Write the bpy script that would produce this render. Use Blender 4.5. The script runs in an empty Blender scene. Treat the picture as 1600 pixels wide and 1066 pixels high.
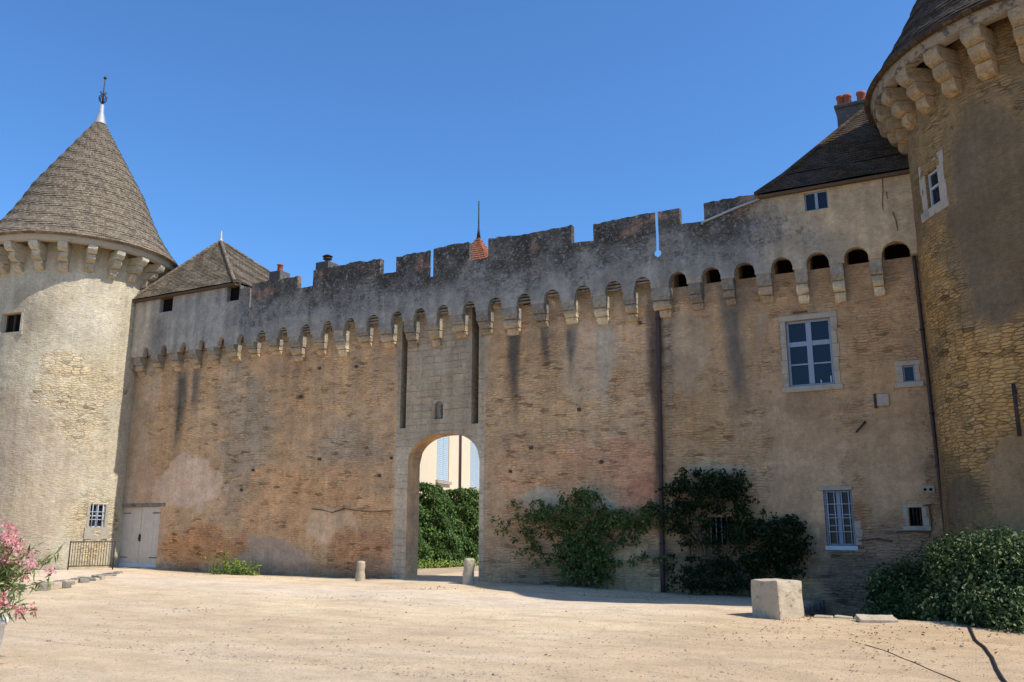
import bpy, bmesh, math, random
import numpy as np
from mathutils import Vector
random.seed(7); rng = np.random.default_rng(7)
R = math.radians
scene = bpy.context.scene
col = scene.collection

# ------------------------------------------------------------------ camera
F = 1338.0; PITCH = R(12.3); YAW = R(27.9); EYE = 1.6
cam = bpy.data.cameras.new('camera'); camo = bpy.data.objects.new('camera', cam); col.objects.link(camo)
cam.sensor_width = 36; cam.lens = F/1600*36; cam.clip_end = 2000; cam.clip_start = .05
camo.location = (0, 0, EYE); camo.rotation_euler = (math.pi/2+PITCH, 0, YAW)
scene.camera = camo

def ray(px, py):
    r = px-800; u = 533-py
    fh = F*math.cos(PITCH)-u*math.sin(PITCH); v = u*math.cos(PITCH)+F*math.sin(PITCH)
    return Vector((r*math.cos(YAW)-fh*math.sin(YAW), r*math.sin(YAW)+fh*math.cos(YAW), v))
WY = 22.2          # face of the curtain wall
PY = 21.82         # face of the overhanging parapet
def P(px, py, Y=WY):             # point of a wall plane -> (x, z)
    d = ray(px, py); t = Y/d.y
    return (d.x*t, d.z*t+EYE)
def G(px, py, z=0.0):            # point of the ground
    d = ray(px, py); t = (z-EYE)/d.z
    return (d.x*t, d.y*t)
TL = dict(c=(-31.0, 21.2), r=2.8, re=3.8, ze=12.1, za=18.5)
TR = dict(c=(2.8, 21.9), r=3.37, re=4.22, ze=11.9, za=20.2)
def CY(px, py, T, rr=None):      # point of a round tower -> (theta, z)
    d = ray(px, py); r = rr or T['r']; cx, cy = T['c']
    a = d.x**2+d.y**2; b = -2*(d.x*cx+d.y*cy); c = cx*cx+cy*cy-r*r
    D = max(b*b-4*a*c, 0); t = (-b-math.sqrt(D))/(2*a)
    return (math.atan2(d.y*t-cy, d.x*t-cx), d.z*t+EYE)

# ------------------------------------------------------------------ noise
def _hash(ix, iy, iz):
    h = (ix*374761393+iy*668265263+iz*1274126177) & 0xffffffff
    h = ((h ^ (h >> 13))*1274126177) & 0xffffffff
    return ((h ^ (h >> 16)) & 0xffff)/65535.0
def vnoise(p):
    p = np.asarray(p, float); i = np.floor(p).astype(np.int64); f = p-i; f = f*f*(3-2*f)
    o = 0
    for a in (0, 1):
        for b in (0, 1):
            for c in (0, 1):
                w = (f[:, 0] if a else 1-f[:, 0])*(f[:, 1] if b else 1-f[:, 1])*(f[:, 2] if c else 1-f[:, 2])
                o = o+w*_hash(i[:, 0]+a, i[:, 1]+b, i[:, 2]+c)
    return o
def fbm(p, s=1.0, n=4):
    p = np.asarray(p, float)*s; o = 0; A = .5; T = 0
    for k in range(n):
        o = o+A*vnoise(p+17.3*k); T += A; A *= .5; p = p*2.03
    return o/T-.5           # about -.5 .. .5
def sm(x, a, b):
    t = np.clip((x-a)/(b-a), 0, 1); return t*t*(3-2*t)

# ------------------------------------------------------------------ objects
def tag(o, label=None, cat=None, group=None, kind=None):
    if label: o['label'] = label
    if cat: o['category'] = cat
    if group: o['group'] = group
    if kind: o['kind'] = kind
    return o
def empty(name, loc=(0, 0, 0), label=None, cat=None, group=None, parent=None):
    o = bpy.data.objects.new(name, None); col.objects.link(o); o.empty_display_size = .2
    o.location = loc
    if parent:
        o.parent = parent; o.location = Vector(loc)-world(parent)
    return tag(o, label, cat, group)
def world(o):
    v = Vector(o.location)
    while o.parent: o = o.parent; v = v+Vector(o.location)
    return v
class M:
    """collects geometry in world coordinates"""
    def __init__(s): s.v = []; s.f = []; s.uv = []; s.sm = []
    def add(s, vs, fs, uv=None, smooth=False):
        n = len(s.v); s.v += [tuple(v) for v in vs]
        s.uv += [tuple(u) for u in uv] if uv is not None else [(v[0], v[2]) for v in vs]
        for f in fs: s.f.append(tuple(i+n for i in f)); s.sm.append(smooth)
        return s
    def box(s, x0, x1, y0, y1, z0, z1, S=None):
        c = [(x, y, z) for x in (x0, x1) for y in (y0, y1) for z in (z0, z1)]
        if S: c = [S(*q) for q in c]
        s.add(c, [(0, 1, 3, 2), (4, 6, 7, 5), (0, 4, 5, 1), (2, 3, 7, 6), (0, 2, 6, 4), (1, 5, 7, 3)]); return s
    def grid(s, A, uv=None, keep=None, smooth=False, flip=False):
        n, m = A.shape[:2]; base = len(s.v)
        s.v += [tuple(q) for q in A.reshape(-1, 3)]
        s.uv += [tuple(q) for q in (uv.reshape(-1, 2) if uv is not None else A.reshape(-1, 3)[:, [0, 2]])]
        for i in range(n-1):
            for j in range(m-1):
                if keep is not None and not keep[i, j]: continue
                a = base+i*m+j; q = (a, a+m, a+m+1, a+1)
                s.f.append(q[::-1] if flip else q); s.sm.append(smooth)
        return s
    def tube(s, pts, rad, n=8, caps=True):
        pts = [Vector(p) for p in pts]
        rad = rad if hasattr(rad, '__len__') else [rad]*len(pts)
        base = len(s.v); t0 = None
        for i, p in enumerate(pts):
            t = (pts[min(i+1, len(pts)-1)]-pts[max(i-1, 0)]).normalized()
            u = t.cross(Vector((0, 1, .13))) if t0 is None else t0
            u = (u-t*u.dot(t)).normalized(); w = t.cross(u); t0 = u
            for k in range(n):
                a = 2*math.pi*k/n; q = p+(u*math.cos(a)+w*math.sin(a))*rad[i]
                s.v.append(tuple(q)); s.uv.append((q.x, q.z))
        for i in range(len(pts)-1):
            for k in range(n):
                a = base+i*n+k; b = base+i*n+(k+1) % n
                s.f.append((a, b, b+n, a+n)); s.sm.append(True)
        if caps:
            s.f.append(tuple(base+k for k in range(n))[::-1]); s.sm.append(False)
            e = base+(len(pts)-1)*n; s.f.append(tuple(e+k for k in range(n))); s.sm.append(False)
        return s
    def lathe(s, prof, c, n=32, a0=0, a1=2*math.pi, smooth=True, ur=None):
        A = np.zeros((n+1, len(prof), 3)); U = np.zeros((n+1, len(prof), 2)); sl = 0; pv = prof[0]
        for j, (r, z) in enumerate(prof):
            sl += math.hypot(r-pv[0], z-pv[1]); pv = (r, z)
            for i in range(n+1):
                a = a0+(a1-a0)*i/n
                A[i, j] = (c[0]+r*math.cos(a), c[1]+r*math.sin(a), z); U[i, j] = (a*(ur or 1), sl)
        return s.grid(A, U, smooth=smooth)
    def build(s, name, mat, parent=None, paint=None, bevel=0):
        me = bpy.data.meshes.new(name); off = world(parent) if parent else Vector((0, 0, 0))
        V = np.array(s.v, float)-np.array(off)
        me.from_pydata(V.tolist(), [], s.f); me.update()
        uvl = me.uv_layers.new(name='UVMap'); li = np.zeros(len(me.loops), np.int32); me.loops.foreach_get('vertex_index', li)
        uvl.data.foreach_set('uv', np.array(s.uv, np.float32)[li].ravel())
        me.polygons.foreach_set('use_smooth', s.sm)
        if paint:
            W = np.array(s.v, float); c, rel = paint(W)
            at = me.color_attributes.new('tint', 'FLOAT_COLOR', 'POINT')
            at.data.foreach_set('color', np.column_stack([np.clip(c, .004, .9), np.clip(rel, 0, 1)]).astype(np.float32).ravel())
        me.materials.append(mat)
        if bevel:
            b = bmesh.new(); b.from_mesh(me); bmesh.ops.remove_doubles(b, verts=b.verts, dist=1e-5)
            bmesh.ops.recalc_face_normals(b, faces=b.faces)
            bmesh.ops.bevel(b, geom=[e for e in b.edges if len(e.link_faces) == 2 and e.calc_face_angle(0) > .5], offset=bevel, segments=2, affect='EDGES', profile=.6, clamp_overlap=True)
            b.to_mesh(me); b.free()
        o = bpy.data.objects.new(name, me); col.objects.link(o)
        if parent: o.parent = parent
        return o
def copy_tree(o, parent=None):
    c = o.copy(); col.objects.link(c); c.parent = parent
    for ch in [q for q in bpy.data.objects if q.parent == o]: copy_tree(ch, c)
    return c

# ------------------------------------------------------------------ materials
class N:
    def __init__(s, name):
        s.m = bpy.data.materials.new(name); s.m.use_nodes = True; s.t = s.m.node_tree; s.t.nodes.clear()
        s.out = s.n('ShaderNodeOutputMaterial')
    def n(s, typ, **k):
        nd = s.t.nodes.new(typ)
        for a, b in k.items():
            if a.startswith('i_'):
                nd.inputs[a[2:].replace('_', ' ')].default_value = b
            else: setattr(nd, a, b)
        return nd
    def l(s, a, b): s.t.links.new(a, b)
    def math(s, op, a, b=None, c=None, clamp=False):
        nd = s.n('ShaderNodeMath', operation=op, use_clamp=clamp)
        for i, q in enumerate((a, b, c)):
            if q is None: continue
            if isinstance(q, (int, float)): nd.inputs[i].default_value = q
            else: s.l(q, nd.inputs[i])
        return nd.outputs[0]
    def vec(s, op, a, b=None):
        nd = s.n('ShaderNodeVectorMath', operation=op)
        for i, q in enumerate((a, b)):
            if q is None: continue
            if isinstance(q, (tuple, list)): nd.inputs[i].default_value = q
            else: s.l(q, nd.inputs[i])
        return nd.outputs[0]
    def mix(s, f, a, b, mode='MIX'):
        nd = s.n('ShaderNodeMix', data_type='RGBA', blend_type=mode)
        for i, q in ((0, f), (6, a), (7, b)):
            if isinstance(q, (int, float)): nd.inputs[i].default_value = q
            elif isinstance(q, (tuple, list)): nd.inputs[i].default_value = (*q[:3], 1)
            else: s.l(q, nd.inputs[i])
        return nd.outputs[2]
    def ramp(s, f, a, b):
        nd = s.n('ShaderNodeMapRange', interpolation_type='SMOOTHSTEP'); nd.inputs[1].default_value = a; nd.inputs[2].default_value = b
        s.l(f, nd.inputs[0]); return nd.outputs[0]
    def noise(s, v, scale, detail=4, rough=.6, dim='3D'):
        nd = s.n('ShaderNodeTexNoise', noise_dimensions=dim); nd.inputs['Scale'].default_value = scale
        nd.inputs['Detail'].default_value = detail; nd.inputs['Roughness'].default_value = rough; s.l(v, nd.inputs['Vector']); return nd.outputs[0]
    def scale(s, c, f):
        nd = s.n('ShaderNodeVectorMath', operation='SCALE'); s.l(c, nd.inputs[0])
        if isinstance(f, (int, float)): nd.inputs[3].default_value = f
        else: s.l(f, nd.inputs[3])
        return nd.outputs[0]
    def bsdf(s, colr, rough=.9, normal=None, spec=.2, metal=0, trans=None):
        b = s.n('ShaderNodeBsdfPrincipled'); b.inputs['Specular IOR Level'].default_value = spec; b.inputs['Metallic'].default_value = metal
        if isinstance(colr, (tuple, list)): b.inputs[0].default_value = (*colr[:3], 1)
        else: s.l(colr, b.inputs[0])
        if isinstance(rough, (int, float)): b.inputs['Roughness'].default_value = rough
        else: s.l(rough, b.inputs['Roughness'])
        if normal: s.l(normal, b.inputs['Normal'])
        if trans:
            t = s.n('ShaderNodeBsdfTranslucent'); s.l(colr, t.inputs[0]); mx = s.n('ShaderNodeMixShader'); mx.inputs[0].default_value = trans
            s.l(b.outputs[0], mx.inputs[1]); s.l(t.outputs[0], mx.inputs[2]); s.l(mx.outputs[0], s.out.inputs[0])
        else: s.l(b.outputs[0], s.out.inputs[0])
        return s.m
    def bump(s, h, dist=.02, strength=1.0):
        b = s.n('ShaderNodeBump'); b.inputs['Strength'].default_value = strength; b.inputs['Distance'].default_value = dist
        s.l(h, b.inputs['Height']); return b.outputs[0]

def masonry(name, su=3.4, sv=11.0, rand=.8, lichen=0.0, joint=.55, bump=.035, var=.6, ashlar=None, wash=.3, dash=.4):
    """old wall: rubble in thin courses where the relief (alpha of the tint) is high, render where it is low"""
    k = N(name); uv = k.n('ShaderNodeUVMap', uv_map='UVMap').outputs[0]
    ob = k.n('ShaderNodeTexCoord').outputs['Object']
    at = k.n('ShaderNodeAttribute', attribute_name='tint'); tint = at.outputs['Color']; rel = at.outputs['Alpha']
    nz = k.n('ShaderNodeTexNoise'); nz.inputs['Scale'].default_value = 1.7; nz.inputs['Detail'].default_value = 3; k.l(ob, nz.inputs['Vector'])
    w = k.vec('SUBTRACT', nz.outputs['Color'], (.5, .5, .5))
    w = k.vec('MULTIPLY', w, (.14, .075, 0) if not ashlar else (.05, .035, 0))
    uvw = k.vec('ADD', uv, w)
    fine = k.noise(ob, 9, 5, .65); mid = k.noise(ob, 1.1, 5, .6); grit = k.noise(ob, 42, 3, .7)
    if ashlar:
        br = k.n('ShaderNodeTexBrick', offset=.45, squash=.8, squash_frequency=3); br.inputs['Scale'].default_value = 1
        br.inputs['Brick Width'].default_value = ashlar[0]; br.inputs['Row Height'].default_value = ashlar[1]
        br.inputs['Mortar Size'].default_value = .012; br.inputs['Mortar Smooth'].default_value = .4
        br.inputs['Color1'].default_value = (1.07,)*3+(1,); br.inputs['Color2'].default_value = (.88,)*3+(1,); br.inputs['Mortar'].default_value = (.76,)*3+(1,)
        k.l(uvw, br.inputs['Vector']); cell = br.outputs['Color']; edge = k.math('SUBTRACT', 1.0, br.outputs['Fac'])
        stone = k.mix(1.0, tint, cell, 'MULTIPLY')
    else:
        vv = k.vec('MULTIPLY', uvw, (su, sv, 1))
        vo = k.n('ShaderNodeTexVoronoi', voronoi_dimensions='2D'); vo.inputs['Scale'].default_value = 1; vo.inputs['Randomness'].default_value = rand; k.l(vv, vo.inputs['Vector'])
        ve = k.n('ShaderNodeTexVoronoi', voronoi_dimensions='2D', feature='DISTANCE_TO_EDGE'); ve.inputs['Scale'].default_value = 1; ve.inputs['Randomness'].default_value = rand; k.l(vv, ve.inputs['Vector'])
        edge = k.ramp(ve.outputs['Distance'], .01, .13)
        sp = k.n('ShaderNodeSeparateColor'); k.l(vo.outputs['Color'], sp.inputs[0])
        rnd = sp.outputs[0]; deep = k.ramp(sp.outputs[1], .84, .97)        # the odd missing or dark stone
        f = k.math('MULTIPLY_ADD', rnd, var, 1-var*.5)
        f = k.math('MULTIPLY', f, k.math('MULTIPLY_ADD', edge, joint, 1-joint*.8))
        f = k.math('MULTIPLY', f, k.math('MULTIPLY_ADD', deep, -.55, 1.0))
        stone = k.scale(tint, f)
        warm = k.mix(1.0, stone, (1.1, .98, .82), 'MULTIPLY'); stone = k.mix(sp.outputs[2], stone, warm)
    # relief is broken up, so render and stone interlock with a ragged edge
    rr = k.ramp(k.math('ADD', rel, k.math('MULTIPLY_ADD', k.noise(ob, 3.2, 5, .7), 1.2, -.6)), .25, .75)
    plast = k.math('SUBTRACT', 1.0, rr)
    wear = k.ramp(k.noise(k.vec('MULTIPLY', ob, (1, 1, 1.6)), 1.6, 5, .65), .40, .62)
    rr = k.math('MULTIPLY', rr, k.math('MULTIPLY_ADD', wear, 1-wash, wash))
    c = k.mix(rr, tint, stone)
    ds = k.noise(k.vec('MULTIPLY', ob, (1, 1, 4.6)), 6.5, 4, .62); d2 = k.noise(k.vec('MULTIPLY', ob, (1, 1, 4.2)), 8.5, 3, .6)
    lim = k.math('MULTIPLY_ADD', rel, .75, .25)
    c = k.scale(c, k.math('SUBTRACT', 1.0, k.math('MULTIPLY', k.math('MULTIPLY', k.ramp(ds, .58, .70), lim), dash)))
    c = k.scale(c, k.math('ADD', 1.0, k.math('MULTIPLY', k.math('MULTIPLY', k.ramp(d2, .58, .70), lim), dash*.75)))
    v = k.math('MULTIPLY_ADD', mid, .7, .65); v2 = k.math('MULTIPLY_ADD', fine, .9, .55); v3 = k.math('MULTIPLY_ADD', grit, .8, .6)
    c = k.scale(c, k.math('MULTIPLY', k.math('MULTIPLY', v, v2), v3))
    streak = k.noise(k.vec('MULTIPLY', ob, (2.2, 2.2, .16)), 1.5, 4, .6)
    c = k.scale(c, k.math('MULTIPLY_ADD', streak, .5, .75))
    if lichen:
        lm = k.ramp(rel, .1, .4)
        sp1 = k.ramp(k.noise(ob, 10, 6, .78), .54, .64); sp2 = k.ramp(k.noise(ob, 22, 4, .75), .56, .66)
        c = k.mix(k.math('MULTIPLY', k.math('MULTIPLY', k.math('MAXIMUM', sp1, k.math('MULTIPLY', sp2, .7)), lichen), lm), c, (.42, .40, .37))
        dk = k.ramp(k.noise(ob, 6.5, 6, .78), .50, .62); c = k.mix(k.math('MULTIPLY', k.math('MULTIPLY', dk, .6), lm), c, (.045, .043, .042))
    h = k.math('ADD', k.math('MULTIPLY', k.math('MULTIPLY', edge, rr), 1.0), k.math('MULTIPLY', fine, .55))
    h = k.math('ADD', h, k.math('MULTIPLY', grit, .22)); h = k.math('ADD', h, k.math('MULTIPLY', ds, -.9)); h = k.math('ADD', h, k.math('MULTIPLY', plast, .9))
    return k.bsdf(c, .93, k.bump(h, bump), .12)

def simple(name, c, rough=.85, var=.3, scale=6, bump=.006, spec=.25, metal=0, c2=None, f2=(.5, .7), s2=3):
    k = N(name); ob = k.n('ShaderNodeTexCoord').outputs['Object']; oi = k.n('ShaderNodeObjectInfo').outputs['Random']
    o2 = k.vec('ADD', ob, k.n('ShaderNodeCombineXYZ').outputs[0])
    cmb = k.n('ShaderNodeCombineXYZ'); k.l(k.math('MULTIPLY', oi, 37.0), cmb.inputs[0]); o2 = k.vec('ADD', ob, cmb.outputs[0])
    a = k.noise(o2, scale, 5, .65); b = k.noise(o2, scale*6, 3, .6)
    f = k.math('MULTIPLY_ADD', a, var*2, 1-var); f = k.math('MULTIPLY', f, k.math('MULTIPLY_ADD', b, var, 1-var*.5))
    f = k.math('MULTIPLY', f, k.math('MULTIPLY_ADD', oi, .2, .9))
    rgb = k.n('ShaderNodeRGB'); rgb.outputs[0].default_value = (*c, 1); cc = k.scale(rgb.outputs[0], f)
    if c2: cc = k.mix(k.ramp(k.noise(o2, s2, 5, .7), *f2), cc, c2)
    return k.bsdf(cc, rough, k.bump(k.math('ADD', a, k.math('MULTIPLY', b, .5)), bump) if bump else None, spec, metal)

def tiles(name, c1, c2, w=.17, h=.12, spots=(.32, .29, .22), spot=.5):
    k = N(name); uv = k.n('ShaderNodeUVMap', uv_map='UVMap').outputs[0]; ob = k.n('ShaderNodeTexCoord').outputs['Object']
    nz = k.n('ShaderNodeTexNoise'); nz.inputs['Scale'].default_value = 2.5; k.l(ob, nz.inputs['Vector'])
    uvw = k.vec('ADD', uv, k.vec('MULTIPLY', k.vec('SUBTRACT', nz.outputs['Color'], (.5, .5, .5)), (.08, .06, 0)))
    br = k.n('ShaderNodeTexBrick', offset=.5); br.inputs['Scale'].default_value = 1
    br.inputs['Brick Width'].default_value = w; br.inputs['Row Height'].default_value = h; br.inputs['Mortar Size'].default_value = .007; br.inputs['Mortar Smooth'].default_value = .3
    br.inputs['Bias'].default_value = -.1
    br.inputs['Color1'].default_value = (*c1, 1); br.inputs['Color2'].default_value = (*c2, 1); br.inputs['Mortar'].default_value = (*[q*.45 for q in c1], 1)
    k.l(uvw, br.inputs['Vector'])
    a = k.noise(ob, 2.2, 5, .65); b = k.noise(ob, 11, 5, .7); g = k.noise(ob, 30, 3, .7)
    c = k.scale(br.outputs['Color'], k.math('MULTIPLY', k.math('MULTIPLY_ADD', a, .8, .6), k.math('MULTIPLY_ADD', g, 1.7, .15)))
    c = k.mix(k.math('MULTIPLY', k.ramp(b, .5, .68), spot), c, spots)
    hh = k.math('ADD', k.math('SUBTRACT', 1.0, br.outputs['Fac']), k.math('MULTIPLY', b, 1.2))
    return k.bsdf(c, .9, k.bump(hh, .025), .15)

def leafmat(name, c1, c2, c3=None, trans=.25, rough=.45, spec=.4):
    k = N(name); at = k.n('ShaderNodeAttribute', attribute_name='tint'); sp = k.n('ShaderNodeSeparateColor'); k.l(at.outputs['Color'], sp.inputs[0])
    c = k.mix(sp.outputs[0], c1, c2)
    if c3: c = k.mix(k.ramp(sp.outputs[1], .8, .95), c, c3)
    return k.bsdf(c, rough, None, spec, trans=trans)
def glass(name, c=(.012, .018, .03)):
    k = N(name); return k.bsdf(c, .04, k.bump(k.noise(k.n('ShaderNodeTexCoord').outputs['Object'], 1.5, 2), .01, .35), .32)

MAT = dict(
    wall=masonry('rubble wall with old render', su=3.8, sv=14.5, rand=.85, joint=.24, var=.22, bump=.021, dash=.25),
    parapet=masonry('blackened parapet stone', su=3.2, sv=9.5, rand=.95, lichen=.75, joint=.16, var=.2, wash=.2),
    ashlar=masonry('dressed gate stone', wash=.15, ashlar=(.44, .215), bump=.02),
    towerl=masonry('pale tower rubble', su=3.2, sv=12, joint=.22, bump=.035, var=.2),
    towerr=masonry('ochre tower rubble', su=3.5, sv=14, joint=.42, bump=.045, var=.4, wash=.45),
    corbel=simple('weathered corbel stone', (.25, .215, .17), .9, .45, 5, .03, .1, c2=(.10, .095, .09), f2=(.5, .62), s2=4),
    corbel_pale=simple('pale corbel limestone', (.40, .35, .275), .9, .3, 5, .02, .1, c2=(.22, .19, .15), f2=(.55, .7), s2=5),
    corbel_dark=simple('blackened corbel stone', (.12, .105, .095), .9, .4, 5, .03, .1, c2=(.24, .2, .155), f2=(.56, .7), s2=4),
    dressed=simple('dressed limestone', (.42, .36, .28), .9, .3, 5, .012, .1, c2=(.28, .24, .19), f2=(.52, .7), s2=3),
    tile=tiles('brown flat stone tiles', (.24, .182, .122), (.10, .076, .054)),
    tile_shaded=tiles('shaded flat tiles', (.105, .072, .048), (.045, .031, .021), spots=(.16, .12, .08), spot=.35),  # darker copy of the tiles, shade on the right-hand roofs put into the colour
    tile_red=tiles('small red clay tiles', (.42, .15, .075), (.27, .10, .06), .14, .10, (.35, .2, .14), .35),
    zinc=simple('lead flashing', (.36, .37, .38), .6, .2, 6, .004, .4, .2),
    iron=simple('rusted dark iron', (.035, .028, .026), .7, .4, 12, .004, .3, c2=(.08, .045, .03), f2=(.5, .62), s2=9),
    rust=simple('rusty downpipe paint', (.055, .034, .03), .6, .35, 7, .004, .3),
    paint_white=simple('weathered white window paint', (.40, .43, .45), .55, .12, 9, .002, .3),
    paint_blue=simple('grey blue window paint', (.24, .29, .36), .55, .12, 9, .002, .3),
    door=simple('grey painted door boards', (.64, .55, .44), .6, .22, 4, .003, .3),
    wood=simple('dark bare wood', (.10, .065, .04), .8, .3, 8, .005, .2),
    black=simple('unlit room', (.012, .011, .010), .95, .2, 3, 0, 0),  # black colour standing in for missing light inside openings
    glass=glass('window glass'),
    glass_dark=simple('near-black dull glass', (.012, .014, .018), .25, .3, 4, 0, .3),  # near-black colour stands in for the unlit room, reflections dulled
    terracotta=simple('terracotta chimney pot', (.36, .11, .06), .8, .3, 6, .004, .2),
    stone=simple('pitted limestone block', (.47, .38, .265), .9, .3, 5, .02, .1, c2=(.28, .21, .14), f2=(.55, .66), s2=7),
    darkchim=simple('soot dark chimney stone', (.12, .105, .095), .9, .4, 7, .03, .1, c2=(.3, .27, .22), f2=(.6, .7), s2=6),
    cream=simple('cream house render', (.66, .53, .37), .9, .08, 2, .004, .1),
    shutter=simple('pale blue shutter paint', (.50, .57, .60), .6, .1, 6, .002, .3),
    plastic=simple('white glazed planter', (.78, .77, .74), .5, .06, 5, .002, .4),
    twig=simple('woody stems', (.13, .09, .055), .9, .3, 9, .006, .1),
    rubber=simple('old black hose', (.02, .018, .017), .6, .3, 9, .003, .3),
)
def m_ground():
    k = N('pale gravel and sand'); ob = k.n('ShaderNodeTexCoord').outputs['Object']
    at = k.n('ShaderNodeAttribute', attribute_name='tint'); a = k.noise(ob, .35, 5, .6); b = k.noise(ob, 3.5, 6, .7); g = k.noise(ob, 34, 4, .75)
    f = k.math('MULTIPLY', k.math('MULTIPLY_ADD', a, .32, .84), k.math('MULTIPLY_ADD', b, .34, .83)); f = k.math('MULTIPLY', f, k.math('MULTIPLY_ADD', g, .7, .65))
    c = k.scale(at.outputs['Color'], f)
    vo = k.n('ShaderNodeTexVoronoi'); vo.inputs['Scale'].default_value = 26; k.l(ob, vo.inputs['Vector'])
    s2 = k.n('ShaderNodeSeparateColor'); k.l(vo.outputs['Color'], s2.inputs[0])
    peb = k.math('MULTIPLY', k.ramp(s2.outputs[0], .78, .86), k.ramp(vo.outputs['Distance'], .42, .25))
    c = k.mix(k.math('MULTIPLY', peb, .7), c, k.mix(s2.outputs[1], (.56, .46, .36), (.27, .2, .15)))
    tr = k.ramp(k.noise(k.vec('MULTIPLY', ob, (.25, 1.6, 1)), 1.3, 5, .65), .54, .7); c = k.mix(k.math('MULTIPLY', tr, .25), c, (.34, .25, .17))
    lg = k.noise(k.vec('MULTIPLY', ob, (.8, 1.6, 1)), 1.1, 6, .7); c = k.scale(c, k.math('MULTIPLY_ADD', k.ramp(lg, .38, .62), .16, .9)); g2 = k.noise(ob, 70, 2, .7); c = k.scale(c, k.math('MULTIPLY_ADD', g2, .8, .6))
    h = k.math('ADD', k.math('ADD', k.math('MULTIPLY', b, 1.0), k.math('MULTIPLY', g, .35)), k.math('MULTIPLY', peb, .4))
    return k.bsdf(c, .95, k.bump(h, .03), .1)
MAT['ground'] = m_ground()

# colour helper: what the photo shows in open shade -> base colour
def C(r, g, b, k=(2.44, 2.40, 2.03), desat=.19):
    q = []
    for v, kk in zip((r, g, b), k):
        v /= 255; l = v/12.92 if v <= .04045 else ((v+.055)/1.055)**2.4; q.append(l*kk)
    q = np.array(q); g_ = q.mean(); return q*(1-desat)+g_*desat

# a patch list: each is (centre, radii, colour, strength, relief or None, raggedness)
def patches(W, uv, base, rel, L, nz):
    c = np.tile(base, (len(W), 1)) if np.ndim(base) == 1 else base
    r = np.full(len(W), float(rel)) if np.ndim(rel) == 0 else rel
    HF = fbm(W+61, 4.5, 4)
    for (u, v, ru, rv, cc, s, rl, rag) in L:
        d = np.sqrt(((uv[:, 0]-u)/ru)**2+((uv[:, 1]-v)/rv)**2)
        pl_ = rl is not None and rl < .35
        k = (sm(1-d+nz*rag+HF*.5, .0, .13) if pl_ else sm(1-d+nz*rag+HF*.4, -.1, .32))*s
        if cc is not None: c = c*(1-k[:, None])+np.asarray(cc)*k[:, None]
        if rl is not None: r = r*(1-k)+rl*k
    return c, r
def pp(px0, py0, px1, py1, cc, s=.8, rl=None, rag=1.0, Y=WY):
    cx, cz = P((px0+px1)/2, (py0+py1)/2, Y); x0, _ = P(px0, (py0+py1)/2, Y); x1, _ = P(px1, (py0+py1)/2, Y)
    _, z0 = P((px0+px1)/2, py1, Y); _, z1 = P((px0+px1)/2, py0, Y)
    return (cx, cz, abs(x1-x0)/2+.05, abs(z1-z0)/2+.05, cc, s, rl, rag)

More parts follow.
